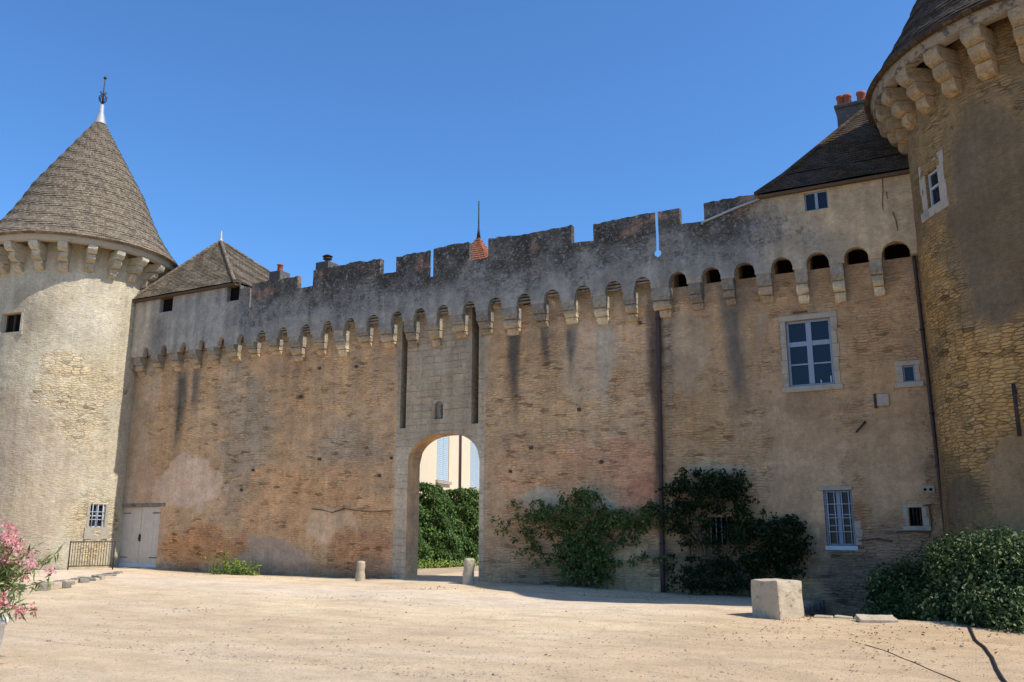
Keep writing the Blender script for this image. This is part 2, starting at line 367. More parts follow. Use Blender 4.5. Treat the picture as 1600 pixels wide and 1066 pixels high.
BROWN = C(136, 107, 78)
WALLP = [
    pp(180, 560, 240, 900, C(120, 105, 90), .6, .3), pp(230, 560, 420, 720, C(140, 112, 82), .7, .8),
    pp(330, 560, 440, 800, C(112, 101, 88), .6, 1.0, .7), pp(480, 650, 600, 740, C(112, 98, 84), .7, .9),
    pp(420, 540, 620, 660, C(146, 114, 80), .6, .9), pp(380, 720, 620, 860, C(150, 111, 74), .75, .7),
    pp(190, 720, 260, 900, C(134, 104, 82), .6, .2), pp(240, 710, 350, 800, C(146, 120, 102), .8, .0, .6),
    pp(330, 840, 480, 905, C(118, 98, 86), .8, .05, .6), pp(470, 795, 560, 850, C(148, 120, 92), .9, .0, .4),
    pp(250, 820, 370, 890, C(136, 92, 52), .8, 1.0), pp(510, 825, 625, 905, C(134, 94, 62), .8, 1.0),
    pp(560, 870, 630, 910, C(104, 82, 64), .6, .6), pp(200, 880, 640, 912, C(96, 76, 60), .55, .5, .6),
    pp(750, 560, 900, 700, C(136, 110, 82), .5, .9), pp(800, 540, 1020, 720, C(134, 108, 80), .6, 1.0),
    pp(880, 500, 960, 640, C(126, 108, 92), .55, .15, .8), pp(770, 690, 960, 800, C(142, 104, 74), .7, .7),
    pp(950, 700, 1030, 790, C(146, 98, 70), .7, .6), pp(900, 680, 1030, 750, C(148, 104, 76), .6, .6),
    pp(985, 745, 1028, 785, C(128, 76, 52), .6, .4), pp(815, 762, 880, 800, C(118, 110, 96), .7, 0, .5), pp(915, 775, 960, 800, C(116, 110, 104), .7, 0, .5),
    pp(750, 800, 900, 905, C(138, 104, 76), .7, 1.0), pp(750, 880, 1030, 930, C(92, 78, 64), .6, .6),
    pp(900, 840, 1035, 915, C(128, 108, 84), .6, .9),
    # house
    pp(1040, 470, 1110, 620, C(130, 110, 88), .6, .1), pp(1060, 600, 1200, 760, C(134, 108, 80), .7, .5),
    pp(1040, 640, 1170, 730, C(142, 114, 80), .5, .9), pp(1190, 590, 1330, 900, C(142, 112, 84), .8, .0, .7),
    pp(1330, 520, 1440, 560, C(128, 100, 72), .7, .9), pp(1320, 480, 1430, 560, C(126, 100, 74), .5, .9),
    pp(1225, 610, 1330, 655, C(112, 88, 66), .6, 0, .7), pp(1350, 580, 1450, 660, C(136, 106, 76), .6, .3), pp(1330, 650, 1460, 800, C(138, 110, 82), .7, .0, .6),
    pp(1150, 640, 1210, 800, C(140, 112, 84), .6, .9), pp(1325, 775, 1350, 830, C(128, 84, 58), .8, .9, .8),
    pp(1060, 720, 1170, 745, C(140, 130, 112), .4, .2), pp(1340, 820, 1480, 900, C(120, 92, 78), .7, .8),
    pp(1270, 860, 1400, 960, C(90, 76, 66), .8, 1.0), pp(1040, 820, 1290, 930, C(86, 74, 62), .7, .8),
    pp(1440, 690, 1480, 830, C(110, 86, 64), .7, .9), pp(1180, 840, 1290, 900, C(122, 94, 70), .6, .3),
]
GREY = C(96, 92, 90)
STREAK = [pp(272, 570, 290, 730, C(64, 60, 58), .95, None, .25), pp(299, 565, 312, 670, C(76, 70, 66), .9, None, .25), pp(236, 560, 248, 660, C(122, 112, 104), .5, None, .3),
    pp(795, 470, 817, 680, C(54, 50, 48), 1.0, None, .25), pp(844, 500, 858, 590, C(70, 64, 60), .9, None, .3), pp(886, 510, 902, 600, C(66, 62, 60), .9, None, .3),
    pp(932, 500, 958, 690, C(112, 106, 100), .5, .1, .4), pp(1128, 440, 1174, 690, C(78, 70, 64), .95, .1, .4), pp(1180, 480, 1200, 560, C(104, 94, 84), .5, .1, .4),
    pp(620, 560, 634, 690, C(110, 102, 94), .6, None, .3), pp(752, 480, 762, 900, C(118, 106, 96), .7, .2, .2), pp(380, 590, 400, 720, C(98, 90, 82), .4, None, .5),
    pp(1010, 470, 1024, 700, C(100, 86, 72), .5, None, .4), pp(1018, 440, 1040, 930, C(58, 47, 42), .9, .4, .15), pp(1040, 470, 1054, 760, C(104, 96, 86), .6, 1, .3)]
for _px in range(214, 1400, 31):
    _t = 560-(_px-200)*.15+random.uniform(-10, 20)
    STREAK.append(pp(_px-4+random.uniform(-8, 8), _t, _px+5+random.uniform(-4, 8), _t+random.uniform(60, 190), C(98, 88, 80), random.uniform(.1, .5), None, .3))
def paint_wall(W):
    nz = fbm(W, 1.1, 5)
    c, r = patches(W, W[:, [0, 2]], BROWN*.97, .52, WALLP, nz*2.0)
    wob = W.copy(); wob[:, 0] += fbm(W*np.array([1, 1, .35])+3, 1.5, 4)*.35; vr = fbm(W*np.array([3.5, 1, .25])+8, 1.6, 4)
    for (u, v, ru, rv, cc, st_, rl, rag) in STREAK:
        dx = np.abs(wob[:, 0]-u)/ru; t = (v+rv-W[:, 2])/(2*rv)           # 0 at the top, 1 at the foot
        kk = sm(1.25-dx-.5*np.clip(t, 0, 1)+vr*1.1, 0, .8)*sm(t+vr*.25, -.04, .12)*(1-sm(t+vr*.5, .45, 1.05))*st_
        c = c*(1-kk[:, None])+np.asarray(cc)*kk[:, None]
        if rl is not None: r = r*(1-kk)+rl*kk
    dark = 1-.13*sm(W[:, 0], -7.3, -7.1); c = c*dark[:, None]
    z = W[:, 2]; x = W[:, 0]
    k = sm(z+nz*1.6, 7.1, 8.3)*(1-sm(x, -6.5, -2)*.75)
    c = c*(1-k[:, None]*.75)+C(108, 96, 84)*k[:, None]*.75
    big = fbm(W+31, .45, 3); c = c*(1+big[:, None]*.45); sp_ = fbm(W*np.array([1, 1, 2])+71, 2.6, 5); c = c*(1+sp_[:, None]*.55)
    hue = fbm(W+77, .8, 4); c = c*np.column_stack([1+hue*.14, 1+hue*.0, 1-hue*.22])
    return c, r
def paint_par(W):
    x, z = W[:, 0], W[:, 2]; nz = fbm(W, 1.3, 5)
    c = np.tile(C(84, 82, 83), (len(W), 1)); r = np.full(len(W), .5)
    k = sm(nz*1.3+.5+(z-9.25)*.45-sm(-x, 21, 24)*.4, .35, .75); c = c*(1-k[:, None]*.9)+C(46, 43, 41)*k[:, None]*.9          # blacker merlons
    k = sm(nz*1.4-(z-8.9), -.1, .5)*.6; c = c*(1-k[:, None])+C(104, 100, 98)*k[:, None]; r = r*(1-k)
    k = sm(-x+nz*3, 21.5, 24)*.8; c = c*(1-k[:, None])+C(106, 102, 100)*k[:, None]; r = r*(1-k*.9)
    k = sm(-x+nz*2, 26.5, 28)*.7; c = c*(1-k[:, None])+C(122, 110, 98)*k[:, None]
    k = sm(x+nz*1.6, -4.6, -3.6)*.9; c = c*(1-k[:, None])+C(118, 106, 92)*k[:, None]; r = r*(1-k*.4)
    k = sm(x+nz*1.2+(z-9.2)*.9, -3.6, -2.2)*.75; c = c*(1-k[:, None])+C(132, 112, 86)*k[:, None]; r = r*(1-k)
    k = sm(nz+fbm(W+9, 2.2, 3)*.6, .13, .26)*sm(z, 9.4, 9.9)*(x < -4.2)*.5; c = c*(1-k[:, None])+C(122, 84, 66)*k[:, None]      # patches of bare brick
    k = sm(-z+nz*.6, -8.15, -7.8)*.75; c = c*(1-k[:, None])+C(128, 106, 80)*k[:, None]
    c = c*(1+fbm(W+50, 2.5, 4)[:, None]*.6)
    vs_ = fbm(W*np.array([3, 1, .3])+5, 1.6, 4); c = c*(1+vs_[:, None]*.9)
    return c, r
def paint_pil(W):
    nz = fbm(W, 1.4, 5); c = np.tile(C(112, 100, 88), (len(W), 1)); k = sm(nz, -.05, .15)*.7; c = c*(1-k[:, None])+C(134, 118, 98)*k[:, None]
    return c, np.full(len(W), .35)
def paint_ashlar(W):
    nz = fbm(W, 1.2, 4); c = np.tile(C(118, 103, 86), (len(W), 1))
    k = sm(W[:, 2]+nz, 5.6, 7.4); c = c*(1-k[:, None]*.5)+C(104, 94, 84)*k[:, None]*.5
    k = sm(nz, .0, .16)*.6; c = c*(1-k[:, None])+C(128, 106, 82)*k[:, None]
    k = sm(-W[:, 2]+nz*.8, -4.6, -4.2)*sm(-W[:, 0], -AX0-.02, -AX0+.02)*.6 if False else sm(-W[:, 2]+nz*.8, -4.5, -4.0)*.45; c = c*(1-k[:, None])+C(142, 128, 112)*k[:, None]
    vs_ = fbm(W*np.array([3, 1, .3])+5, 1.2, 4); c = c*(1+vs_[:, None]*.8)
    return c, np.full(len(W), .95)
def paint_soffit(W):
    nz = fbm(W, 1.5, 4); c = np.tile(C(150, 116, 80), (len(W), 1)); k = sm(nz, -.02, .2)*.6; c = c*(1-k[:, None])+C(110, 90, 72)*k[:, None]
    return c, np.full(len(W), .5)

# ------------------------------------------------------------------ wall pieces
def lines(a, b, step, extra=()):
    L = list(np.linspace(a, b, max(2, int(round((b-a)/step))+1)))
    for e in extra:
        if a < e < b: L = [q for q in L if abs(q-e) > step*.45 or q in (a, b)]+[e]
    return np.array(sorted(set(L)))
def surface(m, S, u0, u1, v0, v1, step, holes=(), uvf=None, rough=0.0):
    us = lines(u0, u1, step, [h[0] for h in holes]+[h[1] for h in holes]); vs = lines(v0, v1, step, [h[2] for h in holes]+[h[3] for h in holes])
    U, V = np.meshgrid(us, vs, indexing='ij'); D = np.zeros_like(U)
    if rough:
        q = np.column_stack([U.ravel(), V.ravel(), U.ravel()*0]); D = (fbm(q, 1.1, 4)*rough+fbm(q, 5, 2)*rough*.35).reshape(U.shape)
        D *= np.clip(np.minimum(np.minimum(U-u0, u1-U), np.minimum(V-v0, v1-V))/.3, 0, 1)
        for h in holes:
            dd = np.maximum(np.maximum(h[0]-U, U-h[1]), np.maximum(h[2]-V, V-h[3])); D *= np.clip(dd/.15, 0, 1)
    A = np.array([[S(U[i, j], V[i, j], D[i, j]) for j in range(U.shape[1])] for i in range(U.shape[0])])
    cu = (us[:-1]+us[1:])/2; cv = (vs[:-1]+vs[1:])/2; keep = np.ones((len(cu), len(cv)), bool)
    for h in holes: keep &= ~((cu[:, None] > h[0]) & (cu[:, None] < h[1]) & (cv[None] > h[2]) & (cv[None] < h[3]))
    m.grid(A, np.stack([U, V], -1) if uvf is None else uvf(U, V), keep)
    for h in holes: reveal(m, S, h, h[4] if len(h) > 4 else .25)
def reveal(m, S, h, d):
    a, b, c, e = h[:4]
    for (p, q) in (((a, c), (b, c)), ((b, c), (b, e)), ((b, e), (a, e)), ((a, e), (a, c))):
        n = 4; pts = []
        for i in range(n+1):
            t = i/n; u = p[0]+(q[0]-p[0])*t; v = p[1]+(q[1]-p[1])*t
            for dd in (0, d/2, d): pts.append((S(u, v, dd), (u+dd, v+dd*.3)))
        A = np.array([x[0] for x in pts]).reshape(n+1, 3, 3); U = np.array([x[1] for x in pts]).reshape(n+1, 3, 2); m.grid(A, U)
def SW(u, v, d): return (u, WY+d, v)
def SP(u, v, d): return (u, PY+d, v)
def cyl(T):
    def S(u, v, d):
        a = u/T['r']; r = T['r']-d; return (T['c'][0]+r*math.cos(a), T['c'][1]+r*math.sin(a), v)
    return S
def strip(m, ss, lo, hi, y0, y1, nz=12, swap=False, lob=None, hib=None, cut=0):
    """a thick piece of wall between lo(s) and hi(s); repeated s values make vertical steps"""
    n = len(ss)
    def pt(s, t, y): return (t, y, s) if swap else (s, y, t)
    A = np.zeros((n, nz+1, 3)); B = A.copy()
    for i in range(n):
        for j in range(nz+1):
            t = lo[i]+(hi[i]-lo[i])*j/nz; A[i, j] = pt(ss[i], t, y0); l_ = (lob if lob is not None else lo)[i]; h_ = (hib if hib is not None else hi)[i]; B[i, j] = pt(ss[i], l_+(h_-l_)*j/nz, y1)
    if cut: B[..., 0] = B[0, 0, 0]+(B[..., 0]-B[0, 0, 0])*(1-cut/(ss[-1]-ss[0]))
    nzv = fbm(A.reshape(-1, 3)*np.array([1, 0, 1]), 2.2, 4).reshape(n, nz+1)*.05; A[..., 1] += nzv
    keep = np.repeat((np.abs(np.diff(ss)) > 1e-6)[:, None], nz, 1)
    m.grid(A, keep=keep); m.grid(B, keep=keep)
    for j in (0, nz):
        E = np.stack([A[:, j], (A[:, j]+B[:, j])/2, B[:, j]], 1); m.grid(E, np.stack([E[..., 0]+E[..., 1], E[..., 2]+E[..., 1]*.5], -1))
    for i in (0, n-1):
        E = np.stack([A[i], B[i]], 1); m.grid(E, np.stack([E[..., 1], E[..., 2]], -1))

# ------------------------------------------------------------------ shapes shared by things
def corbel_mb(w, proj, h, k=3, pier=False):
    """stack of rounded corbel stones; local origin at the top of the wall face, reaching towards -y"""
    m = M(); g = .012
    for i in range(k):
        cut = [0, .44, .74, 1.0] if pier else [0, .34, .67, 1.0]; pj = [1, .66, .34, .0] if pier else [1, .67, .34, 0]
        z1 = -h*cut[i]; z0 = -h*cut[i+1]+g; p = proj*pj[i]; pn = proj*pj[i+1]*.92+.03
        ww = w*(1-.05*i)/2; prof = [(.02, z1), (-p, z1), (-p-.0, z1-(z1-z0)*.35)]
        for t in np.linspace(0, 1, 5)[1:]:
            a = t*math.pi/2; prof.append((-(pn+(p-pn)*math.cos(a)), z1-(z1-z0)*(.35+.65*math.sin(a))))
        prof.append((.02, z0)); j = lambda: random.uniform(-.016, .016)
        n = len(prof); vs = [(-ww+j(), y+j(), z) for y, z in prof]+[(ww+j(), y+j(), z) for y, z in prof]
        fs = [tuple(range(n)), tuple(range(2*n-1, n-1, -1))]+[(a, a+n, (a+1) % n+n, (a+1) % n) for a in range(n)]
        m.add(vs, fs)
    return m
def raw(name, m, mat, bevel=.01):
    o = m.build(name, mat, None, None, bevel); return o
def place(proto, parent, loc, rz=0, first=None, sc=(1, 1, 1)):
    o = proto if first is None or not first.get(proto.name_full) else proto.copy()
    if first is not None:
        if o is proto: first[proto.name_full] = True
        else: col.objects.link(o)
    o.parent = parent; o.location = Vector(loc)-world(parent); o.rotation_euler = (0, 0, rz); o.scale = sc
    return o

def roof_planes(m, quads, row=.12, lift=.018):
    """quads of (a, b, c, d): a-b along the eave, d-c along the top; laid in overlapping rows"""
    for (a, b, c, d) in quads:
        a, b, c, d = map(Vector, (a, b, c, d)); n = (b-a).cross(d-a).normalized()
        if n.z < 0: n = -n
        H = ((d+c)/2-(a+b)/2).length; L = (b-a).length; k = max(2, int(H/row)); e = (b-a).normalized(); na = max(1, int(L/.3))
        pts = []; uvs = []
        for i in range(k):
            for (t, li) in ((i/k, lift), ((i+1)/k, .0)):
                p = a.lerp(d, t); q = b.lerp(c, t); rowp = []; rowu = []
                for s in range(na+1):
                    x = p.lerp(q, s/na); jit = .5*lift*math.sin(7.3*s+i*13.1)*(li > 0)
                    rowp.append(tuple(x+n*(li+jit))); rowu.append(((x-a).dot(e), t*H))
                pts.append(rowp); uvs.append(rowu)
        m.grid(np.array(pts), np.array(uvs))

def window(parent, S, u0, u1, v0, v1, d=.12, fw=.055, mull=(), trans=(), bars=None, frame='paint_blue', pane='glass', surround=None, sill=True, fname='window', label=None, surmat='dressed', extra=None):
    """window part: frame mesh with pane, surround, bar as sub-parts, all in the wall's own (u, v, depth)"""
    m = M()
    bx = lambda q, a, b, c, e, f, g: q.box(a, b, f, g, c, e, S=lambda x, y, z: S(x, z, y))
    bx(m, u0+.003, u0+fw, v0+.003, v1-.003, d-.03, d+.03); bx(m, u1-fw, u1-.003, v0+.003, v1-.003, d-.03, d+.03)
    bx(m, u0+fw, u1-fw, v0+.003, v0+fw, d-.03, d+.03); bx(m, u0+fw, u1-fw, v1-fw, v1-.003, d-.03, d+.03)
    for (t, w) in mull: c = u0+(u1-u0)*t; bx(m, c-w/2, c+w/2, v0+fw, v1-fw, d-.04, d+.026)
    for (t, w) in trans: c = v0+(v1-v0)*t; bx(m, u0+fw, u1-fw, c-w/2, c+w/2, d-.032, d+.022)
    o = m.build(fname, MAT[frame], parent)
    if label: o['label'] = label
    g = M(); bx(g, u0+.01, u1-.01, v0+.01, v1-.01, d+.005, d+.012); g.build('pane', MAT[pane], o)
    if bars:
        nb, nh, rad, dep, mt = bars
        for i in range(nb):
            c = u0+(u1-u0)*(i+.5)/nb; b = M(); b.tube([S(c, v0, dep), S(c, v1, dep)], rad, 6); b.build('bar', MAT[mt], o)
        for i in range(nh):
            c = v0+(v1-v0)*(i+1)/(nh+1); b = M(); b.tube([S(u0, c, dep+.012), S(u1, c, dep+.012)], rad*.9, 6); b.build('crossbar', MAT[mt], o)
    if surround:
        sl, sr, st, sb, pr = surround; s = M()
        def blk(a, b, c, e):      # cut stones, each slightly different
            j = lambda w=.006: random.uniform(-w, w)
            bx(s, a, b, c, e, -pr+j(.003), .05)
        nv = max(2, int((v1-v0)/.3)); vs = np.linspace(v0, v1, nv+1)
        for i in range(nv):
            k1 = random.uniform(.0, .05)*(i % 2); k2 = random.uniform(.0, .05)*((i+1) % 2)
            blk(u0-sl-k1, u0-.001, vs[i]+.003, vs[i+1]-.003); blk(u1+.001, u1+sr+k2, vs[i]+.003, vs[i+1]-.003)
        if st: blk(u0-sl-.03, u1+sr+.03, v1+.002, v1+st)
        if sb: bx(s, u0-sl-.06, u1+sr+.06, v0-sb, v0-.002, -pr-.035, .05)
        s.build('surround', MAT[surmat], o, None, .008)
    return o

# ================================================================== GROUND
STAIR = None
def gz(x, y):
    x = np.asarray(x, float); y = np.asarray(y, float)
    z = .08*sm(y, 12, 21)
    z = z+.10*sm(-x, 23, 28)*sm(y, 14, 20)
    z = z-.14*sm(x, -11, -6)*sm(y, 17, 21.5)
    q = np.column_stack([np.ravel(x), np.ravel(y), np.zeros(np.size(x))])
    z = z+(fbm(q, .35, 3)*.10).reshape(np.shape(x))+(fbm(q, 2.2, 3)*.025).reshape(np.shape(x))
    pit = sm(x, -3.45, -3.35)*sm(y, 16.95, 17.1)*(1-sm(y, 24, 25))*(1-sm(x, 6, 7))
    return z-.85*pit
def axis(a, b, lo, hi, step, far):
    return np.unique(np.round(np.concatenate([-np.geomspace(far, 1, 14)+lo, np.arange(lo, hi+step, step), hi+np.geomspace(1, far, 14)]), 4))
gx = axis(0, 0, -36, 10, .16, 600); gy = axis(0, 0, 3, 30, .16, 600)
GX, GY = np.meshgrid(gx, gy, indexing='ij'); GZ = gz(GX, GY)
def paint_ground(W):
    x, y = W[:, 0], W[:, 1]; nz = fbm(W*np.array([1, 1, 0]), .5, 5)
    c = np.tile(np.array([.635, .480, .300]), (len(W), 1))
    k = sm(nz+.25-(y-14)*.05, .3, .6)*.35; c = c*(1-k[:, None])+np.array([.47, .34, .225])*k[:, None]
    for off, wd in ((0, .16), (1.5, .16), (3.4, .12), (4.8, .14)):        # faint wheel tracks curving to the gate
        cyv = 21.5-off*.6-(x+14)*.18-((x+14)/13)**2*3.2-off*.25+nz*.8; kk = np.exp(-((y-cyv)/wd/1.6)**2)*sm(nz+.5+fbm(W+3, 1.1, 3), .3, .8)*.4*sm(21.5-y, 0, 2); c = c*(1-kk[:, None])+np.array([.44, .32, .215])*kk[:, None]
    k = sm(fbm(W*np.array([1, 2.2, 0])+40, .55, 5), .03, .16)*.3; c = c*(1-k[:, None])+np.array([.66, .53, .40])*k[:, None]
    k = sm(fbm(W*np.array([1, 2.6, 0])+80, .8, 5), .05, .16)*.35; c = c*(1-k[:, None])+np.array([.44, .31, .20])*k[:, None]
    k = np.exp(-((y-(17.3-.12*(x+12)))/1.6)**2)*sm(-x, 3, 8)*.6; c = c*(1-k[:, None])+np.array([.64, .52, .40])*k[:, None]   # worn paler track to the gate
    k = sm(x+nz*3, -6, -1)*sm(18-y, 0, 3)*.75; c = c*(1-k[:, None])+np.array([.46, .30, .16])*k[:, None]
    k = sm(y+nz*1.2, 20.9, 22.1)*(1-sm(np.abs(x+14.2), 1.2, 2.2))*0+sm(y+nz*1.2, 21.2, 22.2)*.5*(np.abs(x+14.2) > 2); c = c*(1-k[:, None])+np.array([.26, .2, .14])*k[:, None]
    k = sm(15-y+nz*4, 0, 4)*.55; c = c*(1-k[:, None])+np.array([.49, .355, .225])*k[:, None]
    k = sm(x, -3.55, -3.4)*sm(y, 16.85, 17.2)*.85; c = c*(1-k[:, None])+np.array([.10, .08, .06])*k[:, None]  # shade of the sunken strip darkened into the ground colour
    return c, x*0
g = M(); g.grid(np.stack([GX, GY, GZ], -1), np.stack([GX, GY], -1), smooth=True)
tag(g.build('ground', MAT['ground'], None, paint_ground), kind='structure')

# ================================================================== CURTAIN WALL
XJ = -7.22       # where the curtain wall ends and the house begins
XL = -28.45
hs = empty('stone_house', (-3.9, WY, 0), 'rendered stone house with tall cross window and shaded hipped roof beside the right tower', 'house')
cw = empty('curtain_wall', (-17.8, WY, 0), 'long shaded rubble curtain wall with blackened crenellated parapet and arched gateway', 'castle wall')
AX0, AX1 = P(634, 860)[0], P(748, 860)[0]     # gate opening
ASP, ACR = 3.55, 4.42                         # springing and crown
GX0, GX1 = P(628, 600)[0]-.05, P(749, 600)[0]+.05
SZ0 = 4.66
def arch_z(x):
    t = abs((x-(AX0+AX1)/2)/((AX1-AX0)/2)); return ASP+(ACR-ASP)*(1-min(t, 1)**2.35)**(1/2.1)
OPEN = [(200, .30), (228, .30), (256, .32), (286, .32), (315, .34), (345, .36), (376, .36), (408, .44), (442, .44), (477, .42), (512, .4), (547, .44), (583, .46), (620, .44), (656, .46), (692, .44), (733, .44), (773, .46), (818, .48), (862, .5), (910, .5), (958, .5), (1003, .48), (1058, .5), (1110, .52), (1162, .54), (1220, .54), (1276, .54), (1336, .56), (1398, .64)]
OPX = []
for px, w in OPEN:
    py = 552-(px-200)*.146
    OPX.append((P(px, py, PY)[0], w))
DARK = [(c-w/2+.03, c+w/2-.03, 8.06 if c > XJ else 8.14, 8.56, .5) for i, (c, w) in enumerate(OPX) if (c > XJ or i < 8 or i in (9, 10, 18)) and c > -28.2]
door_h = (P(182, 840)[0], P(248, 840)[0], .16, P(225, 791)[1])
slot1 = (P(627, 580)[0], P(636, 580)[0], SZ0, 8.6, .5); slot2 = (P(737, 580)[0], P(748, 580)[0], SZ0, 8.6, .5)
niche = (P(679, 640)[0], P(692, 640)[0], P(684, 655)[1], P(684, 626)[1], .14)
m = M()
surface(m, SW, XL, GX0-.12, -1.2, 8.6, .075, [(*door_h, .22)]+[h for h in DARK if h[1] < GX0-.2], rough=.06)
surface(m, SW, GX1+.12, XJ, -1.2, 8.6, .075, [h for h in DARK if GX1+.2 < h[0] and h[1] < XJ], rough=.07)
m.build('wall', MAT['wall'], cw, paint_wall)
# dressed gate bay between the two drawbridge slots
m = M()
surface(m, SW, GX0-.12, GX1+.12, 4.62, 8.6, .075, [slot1, slot2, niche], rough=.03)
us = lines(GX0-.12, GX1+.12, .075, [AX0, AX1])
lo = []; ss = []
for u in us:
    if abs(u-AX0) < 1e-9: ss += [u, u]; lo += [-1.2, ASP]
    elif abs(u-AX1) < 1e-9: ss += [u, u]; lo += [ASP, -1.2]
    else: ss.append(u); lo.append(arch_z(u) if AX0 < u < AX1 else -1.2)
n = len(ss); nz_ = 48; A = np.zeros((n, nz_+1, 3))
for i in range(n):
    for j in range(nz_+1): A[i, j] = (ss[i], WY, lo[i]+(4.62-lo[i])*j/nz_)
keep = np.repeat((np.diff(ss) > 1e-6)[:, None], nz_, 1); m.grid(A, keep=keep)
m.build('gate_bay', MAT['ashlar'], cw, paint_ashlar)
# reveal of the front arch, then the wider passage behind it
m = M(); TH = .66
pr = [(AX0, z) for z in np.linspace(-1, ASP, 24)]+[(u, arch_z(u)) for u in np.linspace(AX0, AX1, 40)[1:-1]]+[(AX1, z) for z in np.linspace(ASP, -1, 24)]
A = np.array([[(x, WY+TH*t, z) for t in np.linspace(0, 1, 8)] for x, z in pr]); L = np.cumsum([0]+[math.dist(pr[i], pr[i+1]) for i in range(len(pr)-1)])
U = np.array([[(WY+TH*t, L[i]) for t in np.linspace(0, 1, 8)] for i in range(len(pr))]); m.grid(A, U)
m.build('archway', MAT['ashlar'], cw, paint_soffit)
m = M(); BY = 24.6; px0, px1 = AX0-2.3, AX1+.75
for (a, b, c, d) in ((px0, px0, -1, 4.9), (px1, px1, -1, 4.9)):
    A = np.array([[(a, y, z) for z in np.linspace(c, d, 30)] for y in np.linspace(WY+TH, BY, 10)]); m.grid(A, A[..., 1:])
A = np.array([[(x, y, 4.9) for x in np.linspace(px0, px1, 14)] for y in np.linspace(WY+TH, BY, 8)]); m.grid(A, A[..., :2])
for (a, b) in ((px0, AX0), (AX1, px1)):
    m.add([(a, WY+TH, -1), (b, WY+TH, -1), (b, WY+TH, 4.9), (a, WY+TH, 4.9)], [(0, 1, 2, 3)])
us = np.linspace(AX0, AX1, 30); A = np.array([[(u, WY+TH, arch_z(u)+(4.9-arch_z(u))*t) for t in (0, 1)] for u in us]); m.grid(A)
# back of the wall and the wall walk
m.add([(XL, BY, -1), (px0, BY, -1), (px0, BY, 8.6), (XL, BY, 8.6)], [(0, 1, 2, 3)]); m.add([(px1, BY, -1), (XJ, BY, -1), (XJ, BY, 8.6), (px1, BY, 8.6)], [(0, 1, 2, 3)])
m.add([(px0, BY, 4.9), (px1, BY, 4.9), (px1, BY, 8.6), (px0, BY, 8.6)], [(0, 1, 2, 3)])
m.add([(XL, WY, 8.6), (XJ, WY, 8.6), (XJ, BY, 8.6), (XL, BY, 8.6)], [(0, 1, 2, 3)])
m.build('passage', MAT['wall'], cw, paint_wall)
m = M()
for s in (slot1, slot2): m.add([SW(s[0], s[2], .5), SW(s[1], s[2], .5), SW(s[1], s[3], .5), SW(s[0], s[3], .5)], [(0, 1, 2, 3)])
m.build('slot_shade_panel', MAT['black'], cw)  # black backs put the shade of the slots into colour
for h in DARK:  # black panels stand in for the shade up inside the openings
    m = M(); m.add([SW(h[0], h[2], .5), SW(h[1], h[2], .5), SW(h[1], h[3], .5), SW(h[0], h[3], .5)], [(0, 1, 2, 3)]); m.build('shaft_shade_panel', MAT['black'], cw if h[0] < XJ else hs)
m = M(); m.add([SW(niche[0], niche[2], .14), SW(niche[1], niche[2], .14), SW(niche[1], niche[3], .14), SW(niche[0], niche[3], .14)], [(0, 1, 2, 3)])
m.build('niche_back', MAT['dressed'], cw)
# small weathered figure left in the niche, rounded head of the niche
m = M(); cx = (niche[0]+niche[1])/2
m.lathe([(.0, niche[2]), (.07, niche[2]), (.06, niche[2]+.18), (.075, niche[2]+.3), (.035, niche[2]+.36), (.05, niche[2]+.42), (.0, niche[2]+.47)], (cx+.02, WY+.08), 12)
m.build('niche_figure', MAT['corbel'], cw)
m = M(); a, b, t = niche[0]-.015, niche[1]+.015, niche[3]
pts = [(a, t-.16)]+[(cx-(b-a)/2*math.cos(q), t-.16+.15*math.sin(q)) for q in np.linspace(0, math.pi, 9)]+[(b, t-.16), (b, t+.02), (a, t+.02)]
nn = len(pts); m.add([(x, WY-.012, z) for x, z in pts]+[(x, WY+.1, z) for x, z in pts], [tuple(range(nn)), tuple(range(2*nn-1, nn-1, -1))]+[(i, (i+1) % nn, (i+1) % nn+nn, i+nn) for i in range(nn)])
m.build('niche_head', MAT['dressed'], cw)

# parapet -----------------------------------------------------------
def open_z(x, side=0):
    for c, w in OPX:
        if abs(x-c) < w/2-1e-9 or (abs(abs(x-c)-w/2) < 1e-6 and ((x-c)*side < 0)):
            t = min(1, abs(x-c)/(w/2)); return 8.12+(.24 if w < .4 else .27)*math.sqrt(1-t*t)
    return 8.02
def top_px(px, py): return P(px, py, PY)
HX0 = P(1192, 300, PY)[0]
mer = []   # (x0, x1, top)
def X(px, py=None): return P(px, (452-(px-380)*.16) if py is None else py, PY)[0]
CR = [(376, 391, 10.05, .2), (391, 393.5, 9.3), (393.5, 465, 10.15), (465, 489, 9.72), (489, 594, 10.27), (594, 619, 9.72), (619, 673, 10.25, .26), (673, 677, 9.35), (677, 733, 10.27), (733, 763, 9.7), (763, 893, 10.24), (893, 927, 9.68), (927, 1024, 10.2)]
CR2 = [(1062, 1100, 9.72), (1100, 1194, 10.22)]
